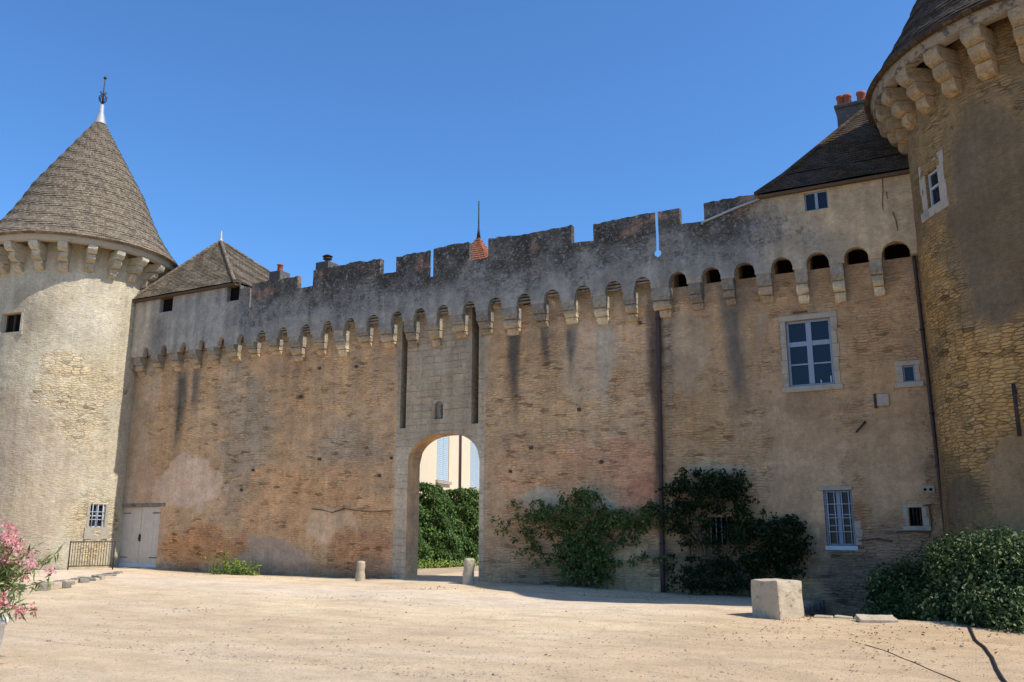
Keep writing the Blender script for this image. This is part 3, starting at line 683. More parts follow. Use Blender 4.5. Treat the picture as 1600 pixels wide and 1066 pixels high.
def build_parapet(m, x0, x1, crs, extra_ext=.0):
    # lower band with the machicolation arches
    edges = []
    for c, w in OPX: edges += [c-w/2, c+w/2]
    ed = [e for e in edges if x0 < e < x1]; us = lines(x0, x1, .05, ed); ss, lo = [], []
    for u in us:
        if any(abs(u-e) < 1e-9 for e in ed):
            ss += [u, u]; lo += [open_z(u-1e-4) if True else 0, open_z(u+1e-4)]
        else: ss.append(u); lo.append(open_z(u))
    strip(m, np.array(ss), np.array(lo), np.full(len(ss), 8.72), PY, PY+.2, 10)
    for (a, b, t, *cut) in crs:
        xa, xb = X(a), (min(X(b), XJ if b < 1030 else 9) if b < 1190 else HX0-.03); us = lines(xa, xb, .06); q = np.column_stack([us, us*0, us*0+a])
        top = t+fbm(q, 1.6, 4)*.12+(fbm(q, 7, 2)*.07)*(t > 10)
        strip(m, us, np.full(len(us), 8.72), top, PY, PY+.2, 26, cut=cut[0] if cut else 0)
m = M(); build_parapet(m, XL+.2, XJ, CR)
# gap in the top course of the broken merlon is filled by loose pale stones
w1 = (P(250, 475, PY)[0], P(270, 475, PY)[0], P(260, 487, PY)[1], P(260, 464, PY)[1], .2); w2 = (P(355, 458, PY)[0], P(374, 458, PY)[0], P(365, 470, PY)[1], P(365, 447, PY)[1], .2)
surface(m, SP, XL+.2, X(376), 8.72, 10.28, .06, [w1, w2], rough=.03)
xe = XL+.2; m.add([(xe, PY, 7.6), (xe, PY+.6, 7.6), (xe, PY+.6, 10.25), (xe, PY, 10.25)], [(0, 1, 2, 3)])
strip(m, lines(X(1024), XJ, .04) if X(1024) < XJ else np.array([XJ-.01, XJ]), np.full(len(lines(X(1024), XJ, .04)) if X(1024) < XJ else 2, 8.72), np.full(len(lines(X(1024), XJ, .04)) if X(1024) < XJ else 2, 10.2), PY, PY+.2)
m.build('parapet', MAT['parapet'], cw, paint_par)
for h in (w1, w2): m = M(); m.add([SP(h[0], h[2], .17), SP(h[1], h[2], .17), SP(h[1], h[3], .17), SP(h[0], h[3], .17)], [(0, 1, 2, 3)]); m.build('loophole_shade_panel', MAT['black'], cw)  # black panels supply the shade inside the two small openings

# corbels ------------------------------------------------------------
def corb_paint(a, b, seed):
    def f(W):
        nz = fbm(W+seed*13.7, 3.2, 4); k = sm(-W[:, 2]+nz*.5, .3, .55); c = a*(1-k[:, None])+b*k[:, None]
        return c*(1+fbm(W+seed*5.1, 7, 3)[:, None]*.9), np.full(len(W), .25)
    return f
def corb_set(n, w, proj, h, pier, a, b, mat):
    out = []
    for i in range(n):
        m = corbel_mb(w*random.uniform(.95, 1.05), proj, h*random.uniform(.9, 1.05), 3, pier); m2 = M()
        A_ = np.array(m.v); 
        for k in range(3): A_[:, k] += fbm(A_+i*9+k*3, 6, 2)*.035*(A_[:, 1] < 0)
        m.v = [tuple(q) for q in A_]; out.append(m.build('corbel', mat, None, corb_paint(a, b, i+w), .014))
    return out
c_std = corb_set(5, .36, .38, .84, True, C(96, 91, 86), C(122, 103, 80), MAT['parapet'])
c_dark = corb_set(3, .38, .38, .78, True, C(84, 79, 76), C(100, 86, 72), MAT['parapet'])
c_pale = corb_set(3, .35, .38, .88, True, C(104, 98, 90), C(140, 124, 100), MAT['parapet'])
used = {}
for i in range(len(OPX)-1):
    a = OPX[i][0]+OPX[i][1]/2; b = OPX[i+1][0]-OPX[i+1][1]/2; x = (a+b)/2; w = min(b-a, .5)
    fam = c_pale if i in (10, 19, 20, 26, 27, 28) else (c_dark if i in (16, 18, 23, 24, 13) else c_std)
    base = .36 if fam is c_std else (.38 if fam is c_dark else .35); pr_ = fam[i % len(fam)]
    o = place(pr_, cw if x < XJ else hs, (x+random.uniform(-.015, .015), WY, 8.03), random.uniform(-.04, .04), used, ((w+.0)/base*(.94 if i > 7 else .8)*random.uniform(.86, 1.02), random.uniform(.9, 1.02), random.uniform(.78, 1.12)*(1 if i > 7 else .8)))
# slabs left hanging in the heads of the openings
for i, (c, w) in enumerate(OPX):
    if c > XJ or c < X(400): continue
    m = M()
    for kz in range(2 if i % 3 else 3):
        z = 8.36-.085*kz-random.uniform(0, .02); ww = w*(.40+.05*kz)
        m.box(c-ww, c+ww*random.uniform(.7, 1), PY+.05+.03*kz, PY+.21, z-.045, z)
    m.build('machicolation_slab', MAT['corbel'], cw, None, .006)
# putlog holes and a horizontal crack: dark raised faces with the shade of hollows in their colour
m = M()
for (a, b) in ((396, 735), (378, 766), (593, 744), (500, 576), (557, 573), (500, 718), (830, 700), (940, 722), (798, 737), (905, 640), (1000, 505), (612, 716), (470, 620)):
    x, z = P(a, b); m.add([(x+q*.05+random.uniform(-.012, .012), WY-.055+.0*q, z+w*.05+random.uniform(-.01, .01)) for q, w in ((-1, -.8), (1, -.9), (.9, .8), (-.8, 1))]+[(x+q*.04, WY+.08, z+w*.04) for q, w in ((-1, -1), (1, -1), (1, 1), (-1, 1))], [(0, 1, 2, 3), (0, 1, 5, 4), (1, 2, 6, 5), (2, 3, 7, 6), (3, 0, 4, 7)])
pts = [(488, 795), (505, 797), (520, 801), (540, 795), (560, 798), (585, 800), (615, 798)]
for i in range(len(pts)-1):
    (a, b), (c, d) = pts[i], pts[i+1]; p = P(a, b); q = P(c, d); t = random.uniform(.012, .028)
    m.add([(p[0], WY-.05, p[1]-t), (q[0], WY-.05, q[1]-t), (q[0], WY-.05, q[1]+t*.7), (p[0], WY-.05, p[1]+t*.7)], [(0, 1, 2, 3)])
m.build('putlog_dark_face', MAT['wood'], cw)
# guard stone at the left gate jamb

# old double door at the left end -------------------------------------------
dr = M(); d0, d1, z0, z1 = door_h[:4]; mid = (d0+d1)/2
for (a, b) in ((d0+.01, mid-.006), (mid+.006, d1-.01)):
    nb = 5
    for i in range(nb):
        u0 = a+(b-a)*i/nb; u1 = a+(b-a)*(i+1)/nb
        dr.box(u0+.003, u1-.003, WY+.11+random.uniform(-.002, .002), WY+.15, z0+.05, z1-.03)
dr.box(d0, d1, WY+.13, WY+.17, z0, z1-.02)
do = dr.build('double_door', MAT['door'], cw)
q = M(); q.box(mid-.05, mid+.05, WY+.085, WY+.108, z0+.95, z0+1.2); q.tube([(mid+.03, WY+.09, z0+1.06), (mid+.03, WY+.04, z0+1.06), (mid-.06, WY+.04, z0+1.06)], .011, 6); q.build('handle', MAT['iron'], do)
for hx, sg in ((d0+.01, 1), (d1-.01, -1)):
    for hz_ in (.35, 1.95): q = M(); q.box(min(hx, hx+sg*.55), max(hx, hx+sg*.55), WY+.10, WY+.109, z0+hz_, z0+hz_+.045); q.build('strap_hinge', MAT['corbel'], do)
q = M(); q.box(d0, d1, WY+.06, WY+.11, z0+.02, z0+.16); q.build('kick_board', MAT['shutter'], do)
q = M(); q.box(d0-.1, d1+.22, WY-.03, WY+.16, z1-.02, z1+.1); q.build('lintel', MAT['corbel'], cw, None, .02)

# ================================================================== HOUSE
def pr4(x0, y0, x1, y1, Y=WY):
    xm = (x0+x1)/2; ym = (y0+y1)/2
    return (P(x0, ym, Y)[0], P(x1, ym, Y)[0], P(xm, y1, Y)[1], P(xm, y0, Y)[1])
hw_big = pr4(1230, 499, 1301, 603); hw_low = pr4(1289, 766, 1334, 853); hw_sm = pr4(1411, 571, 1430, 597); hw_bar = pr4(1419, 793, 1441, 822); hw_vine = pr4(1106, 808, 1140, 852)
m = M()
surface(m, SW, XJ, -.3, -1.4, 8.6, .075, [(*hw_big, .2), (*hw_low, .2), (*hw_sm, .15), (*hw_bar, .25), (*hw_vine, .25)]+[h for h in DARK if h[0] > XJ], rough=.05)
m.build('wall', MAT['wall'], hs, paint_wall)
HX0 = P(1192, 300, PY)[0]
hw_top = (P(1257, 315, PY)[0], P(1294, 315, PY)[0], P(1275, 328, PY)[1], P(1275, 299, PY)[1], .15)
m = M(); build_parapet(m, XJ, -.45, CR2)
surface(m, SP, HX0-.03, -.45, 8.72, 10.15, .06, [hw_top], rough=.03)
# slit with a round foot: two pieces with shaped edges
xs0, xs1 = XJ, X(1062); xc = P(1027, 370, PY)[0]; zb = P(1028, 405, PY)[1]; zc = P(1028, 396, PY)[1]
zs = lines(8.72, 10.2, .03); hw = np.array([0.0 if z < zb else (max(math.sqrt(max(.095**2-(z-zc)**2, 0)), .035 if z > zc else 0)) for z in zs])
strip(m, zs, np.full(len(zs), xs0), xc-hw, PY, PY+.2, 8, True, hib=xc-hw-.14*(hw > 0)); strip(m, zs, xc+hw, np.full(len(zs), xs1), PY, PY+.2, 14, True, lob=xc+hw+.02*(hw > 0))
m.build('parapet', MAT['parapet'], hs, paint_par)
m = M()   # walls behind
m.add([(XJ, BY+2, -1), (-.3, BY+2, -1), (-.3, BY+2, 8.6), (XJ, BY+2, 8.6)], [(0, 1, 2, 3)])
m.add([(XJ, WY, 8.6), (-.3, WY, 8.6), (-.3, BY+2, 8.6), (XJ, BY+2, 8.6)], [(0, 1, 2, 3)])
m.add([(XJ, BY, -1), (XJ, BY+2, -1), (XJ, BY+2, 8.6), (XJ, BY, 8.6)], [(0, 1, 2, 3)])
m.box(HX0, -.3, PY+.21, 27.2, 8.61, 10.1)
m.build('rear_wall', MAT['parapet'], hs, paint_par)
W1 = window(hs, SW, *hw_big, d=.1, fw=.06, mull=[(.5, .13)], trans=[(.645, .12), (.335, .035)], surround=(.13, .13, .14, .14, .03), frame='paint_blue', label='tall cross window with grey blue frame and pale stone surround')
W2 = window(hs, SW, *hw_low, d=.1, fw=.05, mull=[(.5, .09)], trans=[(.56, .03), (.36, .03)], bars=(4, 3, .013, .02, 'paint_white'), frame='paint_blue', pane='glass_dark', label='tall ground floor window behind pale iron bars')
q = M(); a, b, c, e = hw_low; q.box(a-.12, b+.02, WY-.05, WY+.1, e, e+.09); q.build('lintel', MAT['dressed'], hs, None, .012)
q = M(); q.box(a-.04, b+.04, WY-.03, WY+.12, c-.1, c); q.build('sill', MAT['shutter'], hs, None, .008)
q = M()
for i in range(3): q.box(b+.004, b+.14+.03*(i % 2), WY-.015, WY+.06, c+.02+i*.19, c+.2+i*.19)
q.build('quoin', MAT['dressed'], hs, None, .01)
W3 = window(hs, SW, *hw_sm, d=.08, fw=.035, surround=(.14, .1, .12, .13, .02), frame='paint_blue', label='small square window with pale stone surround near the tower')
W4 = window(hs, SW, *hw_bar, d=.16, fw=.02, bars=(4, 0, .014, .05, 'iron'), pane='black', frame='wood', surround=(.07, .1, .08, .1, .012), label='small dark barred opening low beside the round tower')
W5 = window(hs, SW, *hw_vine, d=.16, fw=.03, bars=(4, 0, .013, .05, 'zinc'), pane='black', frame='wood', label='dark barred opening behind the climbing vine')
W6 = window(hs, SP, *hw_top[:4], d=.08, fw=.03, mull=[(.5, .07)], frame='paint_blue', label='small two pane attic window under the shaded eave')
q = M()   # little things standing on the inside sill of the big window, seen as pale shapes
a, b, c, e = hw_big
for (t, hh, w) in ((.68, .07, .035), (.9, .16, .03)): q = M(); q.box(a+(b-a)*t, a+(b-a)*t+w, WY+.06, WY+.1, c+.062, c+.07+hh); q.build('sill_ornament', MAT['paint_white'], W1, None, .008)
# wall irons, pale repair blocks, double vent
m = M(); x, z = P(1368, 627); m.box(x-.03, x+.03, WY-.06, WY+.05, z-.17, z+.17); m.build('wall_anchor', MAT['iron'], hs)
m = M(); p = P(1338, 676); q2 = P(1353, 659); m.tube([(p[0], WY-.05, p[1]), (q2[0], WY-.07, q2[1])], [.018, .03], 6); m.build('wall_anchor', MAT['iron'], hs)
m = M(); x, z = P(1378, 625); m.box(x-.16, x+.16, WY-.045, WY+.03, z-.15, z+.14); m.build('repair_block', MAT['dressed'], hs, None, .02)
m = M(); x, z = P(1253, 488); m.box(x-.22, x+.14, WY-.066, WY-.03, z-.02, z+.015); m.build('lintel_strip', MAT['wood'], hs)  # raised dark strip across the head of the big window
m = M(); x, z = P(1450, 765)
m.box(x-.14, x+.14, WY-.035, WY+.03, z-.08, z+.09); o = m.build('vent_block', MAT['dressed'], hs, None, .01)
for k in (-1, 1): m = M(); m.tube([(x+.06*k, WY-.042, z), (x+.06*k, WY+.01, z)], .035, 10); m.build('vent_hole', MAT['black'], o)  # raised black discs, the shade of the holes given as colour
# cracks running down the upper wall near the tower
for L in (((1379, 280), (1380, 300), (1379, 318), (1380, 330)), ((1395, 332), (1400, 345), (1403, 362)), ((1385, 300), (1387, 312))):
    m = M()
    for i in range(len(L)-1):
        a = P(*L[i], PY); b = P(*L[i+1], PY); w = .014
        m.add([(a[0]-w, PY-.03, a[1]), (b[0]-w*.6, PY-.03, b[1]), (b[0]+w*.6, PY-.03, b[1]), (a[0]+w, PY-.03, a[1])], [(0, 1, 2, 3)])
    m.build('crack', MAT['wood'], hs)
for L in (((1452, 790), (1456, 815), (1452, 840)), ((1400, 832), (1420, 830), (1452, 832)), ((1342, 845), (1370, 842), (1395, 846)), ((1442, 790), (1456, 789))):
    m = M()
    for i in range(len(L)-1):
        a = P(*L[i]); b = P(*L[i+1]); w = .02
        m.add([(a[0]-w, WY-.04, a[1]-w), (b[0]-w, WY-.04, b[1]-w), (b[0]+w, WY-.04, b[1]+w), (a[0]+w, WY-.04, a[1]+w)], [(0, 1, 2, 3)])
    m.build('crack', MAT['wood'], hs)
# lead coping climbing across the last merlon, with its little spout
m = M(); a = P(1104, 346, PY); b = P(1150, 326, PY); c = P(1187, 312, PY); s = P(1098, 352, PY)
m.tube([(s[0], PY-.07, s[1]), (s[0]+.02, PY-.06, a[1]-.02), (a[0], PY-.05, a[1]), (b[0], PY-.05, b[1]), (c[0], PY-.05, c[1])], .035, 8); m.build('gutter', MAT['zinc'], hs)
# hipped roof of the house
def hip_roof(name, x0, x1, y0, y1, ze, apex, mat, parent, over=.28, ridge=0, front_z=None):
    X0, X1, Y0, Y1 = x0-over, x1+over, y0-over, y1+over; zl = ze-.06
    def flare(a):  # slight bell-cast near the eave
        return a
    ax, ay, az = apex; A0 = (ax-ridge/2, ay, az); A1 = (ax+ridge/2, ay, az); m = M()
    cor = [(X0, Y0, zl), (X1, Y0, zl), (X1, Y1, zl), (X0, Y1, zl)]
    def mid(c, A): t = .16; return (c[0]+(A[0]-c[0])*t, c[1]+(A[1]-c[1])*t, c[2]+(A[2]-c[2])*t*.88)
    tops = [A0, A1, A1, A0]; mids = [mid(cor[i], tops[i]) for i in range(4)]
    for i in range(4):
        j = (i+1) % 4
        roof_planes(m, [(cor[i], cor[j], mids[j], mids[i]), (mids[i], mids[j], tops[j], tops[i])])
    o = m.build(name, mat, parent)
    e = M(); e.box(X0+.04, X1-.04, Y0+.03, Y1-.04, zl-.10, zl-.02); e.build('eave_board', MAT['wood'], o)
    h = M()
    for i in range(4):
        P0 = [cor[i], mids[i], tops[i]]; pts = []
        for a, b in zip(P0[:-1], P0[1:]):
            for t in np.linspace(0, 1, 8)[:-1]: pts.append([a[k]+(b[k]-a[k])*t+(.02 if k == 2 else 0) for k in range(3)])
        pts.append(P0[-1]); h.tube(pts, .07, 7)
    if ridge: h.tube([A0, A1], .07, 7)
    h.build('hip_tiles', mat, o)
    return o
hroof = hip_roof('roof', HX0, .1, PY+.02, 28.2, 10.2, (-.15, 25.3, 14.6), MAT['tile_shaded'], hs, .16)
m = M(); yc = 26.4; a = P(1309, 200, yc); b = P(1350, 200, yc); zt = P(1330, 160, yc)[1]
chx0, chx1 = P(1307, 175, yc)[0], P(1352, 175, yc)[0]
m.box(chx0, chx1, yc, yc+.7, 11.5, zt); m.box(chx0-.06, chx1+.06, yc-.06, yc+.76, zt-.12, zt); ch = m.build('chimney', MAT['darkchim'], hs, None, .03)
for px in (1313, 1323, 1345):
    c = P(px, 150, yc+.3)[0]; q = M(); q.lathe([(.13, zt-.02), (.12, zt+.32), (.14, zt+.34), (.14, zt+.42), (.10, zt+.42), (.09, zt+.1)], (c, yc+.33), 14); q.build('chimney_pot', MAT['terracotta'], ch)

# ------------------------------------------------------------------ downpipes
def pipe(x, y, z0, z1, rad, mat, label, br, dx=0):
    t = empty('downpipe', (x, y, z0), label, 'downpipe')
    m = M(); m.tube([(x+dx*(z-z0)/(z1-z0), y+.004*math.sin(z*2), z) for z in np.linspace(z0, z1, 18)], rad, 12); m.build('pipe', mat, t)
    for z in br:
        q = M(); xx = x+dx*(z-z0)/(z1-z0); q.tube([(xx, y, z-.025), (xx, y, z+.025)], rad+.016, 12); q.box(xx-.02, xx+.02, y, y+.12, z-.015, z+.015); q.build('bracket', MAT['iron'], t)
    return t
pipe(P(1037, 900)[0], WY-.1, -.1, 7.9, .062, MAT['rust'], 'dark rusty downpipe down the middle of the wall between the vines', (1.2, 3.2, 5.2, 7.2), dx=P(1030, 480)[0]-P(1037, 900)[0])
pipe(-.60, WY-.11, -.6, 8.35, .042, MAT['rust'], 'thin dark downpipe in the corner between house and right tower', (1.0, 3.0, 4.2, 6.2), dx=-.08)

# ================================================================== ROUND TOWERS
def tower(T, label, holes, paint, mat, tmat, base_flare, ncorb, ph, cmat, cols, seg_step=.1, lean=0):
    c = T['c']; t = empty('round_tower', (c[0], c[1], 0), label, 'tower')
    S0 = cyl(T); r = T['r']
    def S(u, v, d):
        a = u/r; rr = r-d+base_flare*max(0, 1-(v+.5)/6.0)**2; return (c[0]+rr*math.cos(a), c[1]+rr*math.sin(a), v)
    top = T['ze']-.02
    m = M(); surface(m, S, -math.pi*r, math.pi*r, -1.2, top, seg_step, holes, rough=.07); m.build('wall', mat, t, paint)
    # ring of corbels carrying the cornice
    proj = T['re']-r-.22; ch = 1.02 if r < 3 else .98; zc = T['ze']-.24
    fam = corb_set(4, .33 if r < 3 else .35, proj, ch, False, cols[0], cols[1], MAT['parapet'] if r > 3 else mat); seen = set()
    for i in range(ncorb):
        a = ph+2*math.pi*i/ncorb
        pr_ = fam[(i*7) % 4 if i > 3 else i]; o = pr_ if i < 4 else pr_.copy()
        if i > 3: col.objects.link(o)
        o.parent = t; o.location = (r*math.cos(a), r*math.sin(a), zc); o.rotation_euler = (0, 0, a+math.pi/2); o.scale = (random.uniform(.93, 1.07), 1, random.uniform(.96, 1.03))
    m = M(); R1 = r+proj+.03
    m.lathe([(R1-.28, zc+.001), (R1, zc+.001), (R1+.02, zc+.03), (R1+.02, zc+.15), (R1+.09, zc+.21), (R1-.1, zc+.22)], c, 96, ur=r)
    m.lathe([(R1-.28, zc+.001), (R1-.28, zc+.2)], c, 96, ur=r)
    m.build('cornice', cmat, t)
    # conical roof, rows of flat tiles, bell-cast foot
    re, ze, za = T['re'], T['ze'], T['za']; prof = []
    H = za-ze; rows = int(math.hypot(H, re)/.12)
    def rad(t_): return re*(1-t_)+.0-.22*math.sin(math.pi*min(t_*2.2, 1))*(1-t_)**1.0*(1 if t_ < .46 else 1)
    for i in range(rows):
        t0, t1 = i/rows, (i+1)/rows
        prof.append((rad(t0)+.010, ze+H*t0)); prof.append((max(rad(t1), .02), ze+H*t1))
    m = M(); n = 140; A = np.zeros((n+1, len(prof), 3)); U = np.zeros((n+1, len(prof), 2))
    for i in range(n+1):
        a = 2*math.pi*i/n
        for j, (q, z) in enumerate(prof):
            jit = .014*math.sin(i*12.9+(j//2)*7.7)*(j % 2 == 0)+.006*math.sin(i*3.1+j)
            A[i, j] = (c[0]+lean*(z-ze)/H+(q+jit)*math.cos(a), c[1]+(q+jit)*math.sin(a), z+jit*.5); U[i, j] = (a*re, (z-ze)*1.17)
    A[n] = A[0]; m.grid(A, U)
    m.lathe([(re+.022, ze), (re-.02, ze-.05), (re-.9, ze-.03)], c, 96, ur=r)
    rf = m.build('roof', tmat, t)
    return t, S, rf
def th(px, py, T): a, z = CY(px, py, T); return a*T['r'], z
# left tower
def hole_on(T, x0, y0, x1, y1):
    a = [CY(x, (y0+y1)/2, T)[0]*T['r'] for x in (x0, x1)]; zz = [CY((x0+x1)/2, y, T)[1] for y in (y0, y1)]
    return (min(a), max(a), min(zz), max(zz))
hl1 = hole_on(TL, 2, 489, 32, 519); hl2 = hole_on(TL, 140, 788, 164, 824)
LIT = (1, 1, 1)
def CL(r, g, b): return C(r, g, b, (.76, .79, .76))     # what the photo shows in full sun
TLP = []
def tpatch(T, px0, py0, px1, py1, cc, s, rl, rag):
    a0 = CY(px0, (py0+py1)/2, T)[0]*T['r']; a1 = CY(px1, (py0+py1)/2, T)[0]*T['r']; m_, z0 = CY((px0+px1)/2, py1, T); _, z1 = CY((px0+px1)/2, py0, T)
    return ((a0+a1)/2, (z0+z1)/2, abs(a1-a0)/2+.03, abs(z1-z0)/2, cc, s, rl, rag)
def cuv(W, T):
    a = np.arctan2(W[:, 1]-T['c'][1], W[:, 0]-T['c'][0]); return np.column_stack([a*T['r'], W[:, 2]])
def cuvR(W, T):      # angle wound so that the visible side has no seam
    a = np.arctan2(W[:, 1]-T['c'][1], W[:, 0]-T['c'][0]); a = np.where(a > 2.9, a-2*math.pi, a); return np.column_stack([a*T['r'], W[:, 2]])
TLP = [tpatch(TL, 0, 420, 190, 560, CL(216, 194, 160), .6, .2, .8), tpatch(TL, 30, 540, 185, 700, CL(222, 196, 156), .7, 1.0, .7),
       tpatch(TL, -60, 640, 125, 920, CL(208, 180, 147), .95, .0, .3), tpatch(TL, -60, 600, 60, 760, CL(208, 180, 147), .9, .0, .3), tpatch(TL, 95, 760, 186, 880, CL(220, 198, 162), .7, .9, .5),
       tpatch(TL, 20, 440, 75, 540, CL(188, 166, 134), .6, .4, .8), tpatch(TL, 120, 400, 190, 520, CL(226, 204, 170), .6, .1, .8)]
def paint_tl(W):
    nz = fbm(W, 1.2, 5); c, r = patches(W, cuv(W, TL), CL(216, 195, 162), .32, TLP, nz*1.6)
    c = c*(1+fbm(W+31, .6, 4)[:, None]*.25); hue = fbm(W+77, .9, 4); c = c*np.column_stack([1+hue*.1, 1+hue*0, 1-hue*.2])
    k = sm(-W[:, 2]+nz*.8, -1.0, -.2)*.3; c = c*(1-k[:, None]*.6)
    return c, r
tl, SL, rfL = tower(TL, 'sunlit round tower at the left with a steep brown conical roof', [(*hl1, .3), (*hl2, .25)], paint_tl, MAT['towerl'], MAT['tile'], .03, 22, CY(98, 400, TL, 3.3)[0], MAT['corbel_pale'], (CL(212, 196, 170), CL(206, 184, 152)), lean=.24)
window(tl, SL, *hl1, d=.22, fw=.03, mull=[(.5, .03)], frame='wood', pane='black', surround=(.08, .08, .1, .12, .02), label='dark square opening high on the tower with a worn stone sill')
window(tl, SL, *hl2, d=.1, fw=.04, mull=[(.5, .06)], trans=[(.5, .04)], bars=(3, 2, .016, .02, 'paint_white'), frame='paint_white', surround=(.09, .12, .13, .42, .012), surmat='corbel_pale', label='small white barred window low on the tower')
# finial
cx, cy = TL['c']; cx += .24; za = TL['za']; m = M()
m.lathe([(.24, za-.38), (.17, za-.1), (.10, za+.15), (.075, za+.5), (.0, za+.52)], (cx, cy), 14); f = m.build('finial_cap', MAT['zinc'], rfL)
m = M(); m.tube([(cx, cy, za+.4), (cx, cy, za+1.75)], .02, 6)
m.tube([(cx, cy, za+1.72), (cx, cy, za+1.80)], [.07, .05], 8)
for k in range(8):
    a = k*math.pi/4; dx, dy = math.cos(a), math.sin(a)
    m.tube([(cx, cy, za+.55), (cx+.13*dx, cy+.13*dy, za+.68), (cx+.16*dx, cy+.16*dy, za+.85), (cx+.05*dx, cy+.05*dy, za+.98), (cx+.14*dx, cy+.14*dy, za+1.08)], .016, 5)
m.build('weather_vane', MAT['iron'], rfL)

# right tower
def CR_(r, g, b): return C(r, g, b, (1.75, 1.75, 1.6), .05)
hr1 = hole_on(TR, 1447, 264, 1468, 322)
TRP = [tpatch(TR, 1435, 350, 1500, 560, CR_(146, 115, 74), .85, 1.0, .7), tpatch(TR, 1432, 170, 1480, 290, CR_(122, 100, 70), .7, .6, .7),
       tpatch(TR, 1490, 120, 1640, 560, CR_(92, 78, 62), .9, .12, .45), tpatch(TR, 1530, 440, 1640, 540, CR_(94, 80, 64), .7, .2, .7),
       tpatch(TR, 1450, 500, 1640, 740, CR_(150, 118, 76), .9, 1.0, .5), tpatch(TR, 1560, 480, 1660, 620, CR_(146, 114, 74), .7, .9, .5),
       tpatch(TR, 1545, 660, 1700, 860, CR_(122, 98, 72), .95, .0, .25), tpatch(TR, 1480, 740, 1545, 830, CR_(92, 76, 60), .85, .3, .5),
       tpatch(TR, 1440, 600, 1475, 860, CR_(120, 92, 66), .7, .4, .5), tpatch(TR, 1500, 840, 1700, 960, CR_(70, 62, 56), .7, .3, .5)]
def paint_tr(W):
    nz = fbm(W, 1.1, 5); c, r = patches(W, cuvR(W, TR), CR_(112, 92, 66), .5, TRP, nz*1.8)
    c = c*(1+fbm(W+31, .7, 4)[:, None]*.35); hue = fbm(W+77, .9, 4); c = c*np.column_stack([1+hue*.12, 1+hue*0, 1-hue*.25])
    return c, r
tr, SR, rfR = tower(TR, 'shaded round tower at the right edge rising out of the picture', [(*hr1, .15)], paint_tr, MAT['towerr'], MAT['tile_shaded'], .15, 27, CY(1459, 118, TR, 3.95)[0], MAT['corbel'], (CR_(122, 108, 88), CR_(134, 112, 84)))
window(tr, SR, *hr1, d=.1, fw=.05, trans=[(.55, .05)], frame='paint_white', surround=(.24, .2, .3, .22, .02), label='narrow two pane window with ragged pale stone surround on the round tower')
a0, z0 = CY(1585, 600, TR); a1, z1 = CY(1596, 682, TR); m = M(); rr = TR['r']+.04
m.tube([(TR['c'][0]+rr*math.cos(a0), TR['c'][1]+rr*math.sin(a0), z0), (TR['c'][0]+(rr+.02)*math.cos(a1), TR['c'][1]+(rr+.02)*math.sin(a1), z1)], .035, 8); m.build('wall_anchor', MAT['iron'], tr)

# ================================================================== PAVILION BEHIND THE LEFT END
pv = empty('pavilion', (-25.6, 24.4, 8.6), 'small pavilion with a brown hipped tile roof rising behind the left end of the wall', 'building')
m = M(); m.box(XL+.25, X(376)-.02, PY+.21, 27.4, 8.61, 10.2); m.build('wall', MAT['parapet'], pv, paint_par)
r_ = hip_roof('roof', XL+.1, -23.0, PY+.02, 27.2, 10.36, (P(345, 375, 24.3)[0], 24.3, P(345, 377, 24.3)[1]), MAT['tile'], pv, .2)
ax, az = P(345, 375, 24.3); m = M(); m.lathe([(.12, az-.1), (.05, az+.1), (.03, az+.38), (0, az+.4)], (ax, 24.3), 10); m.build('finial', MAT['zinc'], r_)

# brick-red roofed turret seen through the gap in the merlons
yT = 23.7; a = P(733, 404, yT); b = P(768, 404, yT); ap = P(744, 362, yT)
tu = empty('turret', (a[0]+.5, yT, 8.6), 'small turret with red tiled pyramid roof seen through the middle gap of the battlements', 'turret')
tx0, tx1 = a[0]-.2, b[0]+.06; half = (tx1-tx0)/2; tcx = (tx0+tx1)/2
m = M(); m.box(tx0+.08, tx1-.08, yT-half+.08, yT+half-.08, 8.6, a[1]-.28); m.build('wall', MAT['cream'], tu)
m = M(); zE = a[1]-.3; zA = P(744, 370, yT)[1]; cs = [(tx0, yT-half, zE), (tx1, yT-half, zE), (tx1, yT+half, zE), (tx0, yT+half, zE)]; A_ = (tcx, yT, zA)
for i in range(4): roof_planes(m, [(cs[i], cs[(i+1) % 4], A_, A_)], .1)
ro = m.build('roof', MAT['tile_red'], tu); m = M()
m.tube([A_, (tcx, yT, zA+1.25)], .025, 6); m.tube([(tcx, yT, zA-.05), (tcx, yT, zA+.3)], [.07, .03], 8)
m.build('weather_vane', MAT['iron'], ro)
# two chimneys peeping over the wall
def small_chim(px, py, Y, w, label, pot, h=.3):
    x, z = P(px, py, Y); t = empty('chimney', (x, Y, 8.6), label, 'chimney')
    m = M(); m.box(x-w, x+w, Y-w, Y+w, 8.6, z-h); m.build('stack', MAT['darkchim'], t, None, .02)
    if pot == 'red': m = M(); m.lathe([(.12, z-h-.02), (.1, z-.05), (.13, z-.03), (.13, z), (.08, z)], (x, Y), 12); m.build('pot', MAT['terracotta'], t)
    else:
        m = M(); m.lathe([(.09, z-h), (.09, z-.16), (.17, z-.14), (.17, z-.1), (.09, z-.08)], (x, Y), 12); m.lathe([(.2, z-.03), (.1, z+.03), (0, z+.05)], (x, Y), 12); m.tube([(x, Y, z-.2), (x, Y, z)], .03, 6); m.build('cowl', MAT['iron'], t)
small_chim(438, 414, 24.2, .28, 'chimney stub with one red pot just right of the hipped pavilion roof', 'red', .32)
small_chim(512, 400, 23.9, .3, 'dark chimney with a black metal cowl peeping over the second merlon', 'cowl', .3)

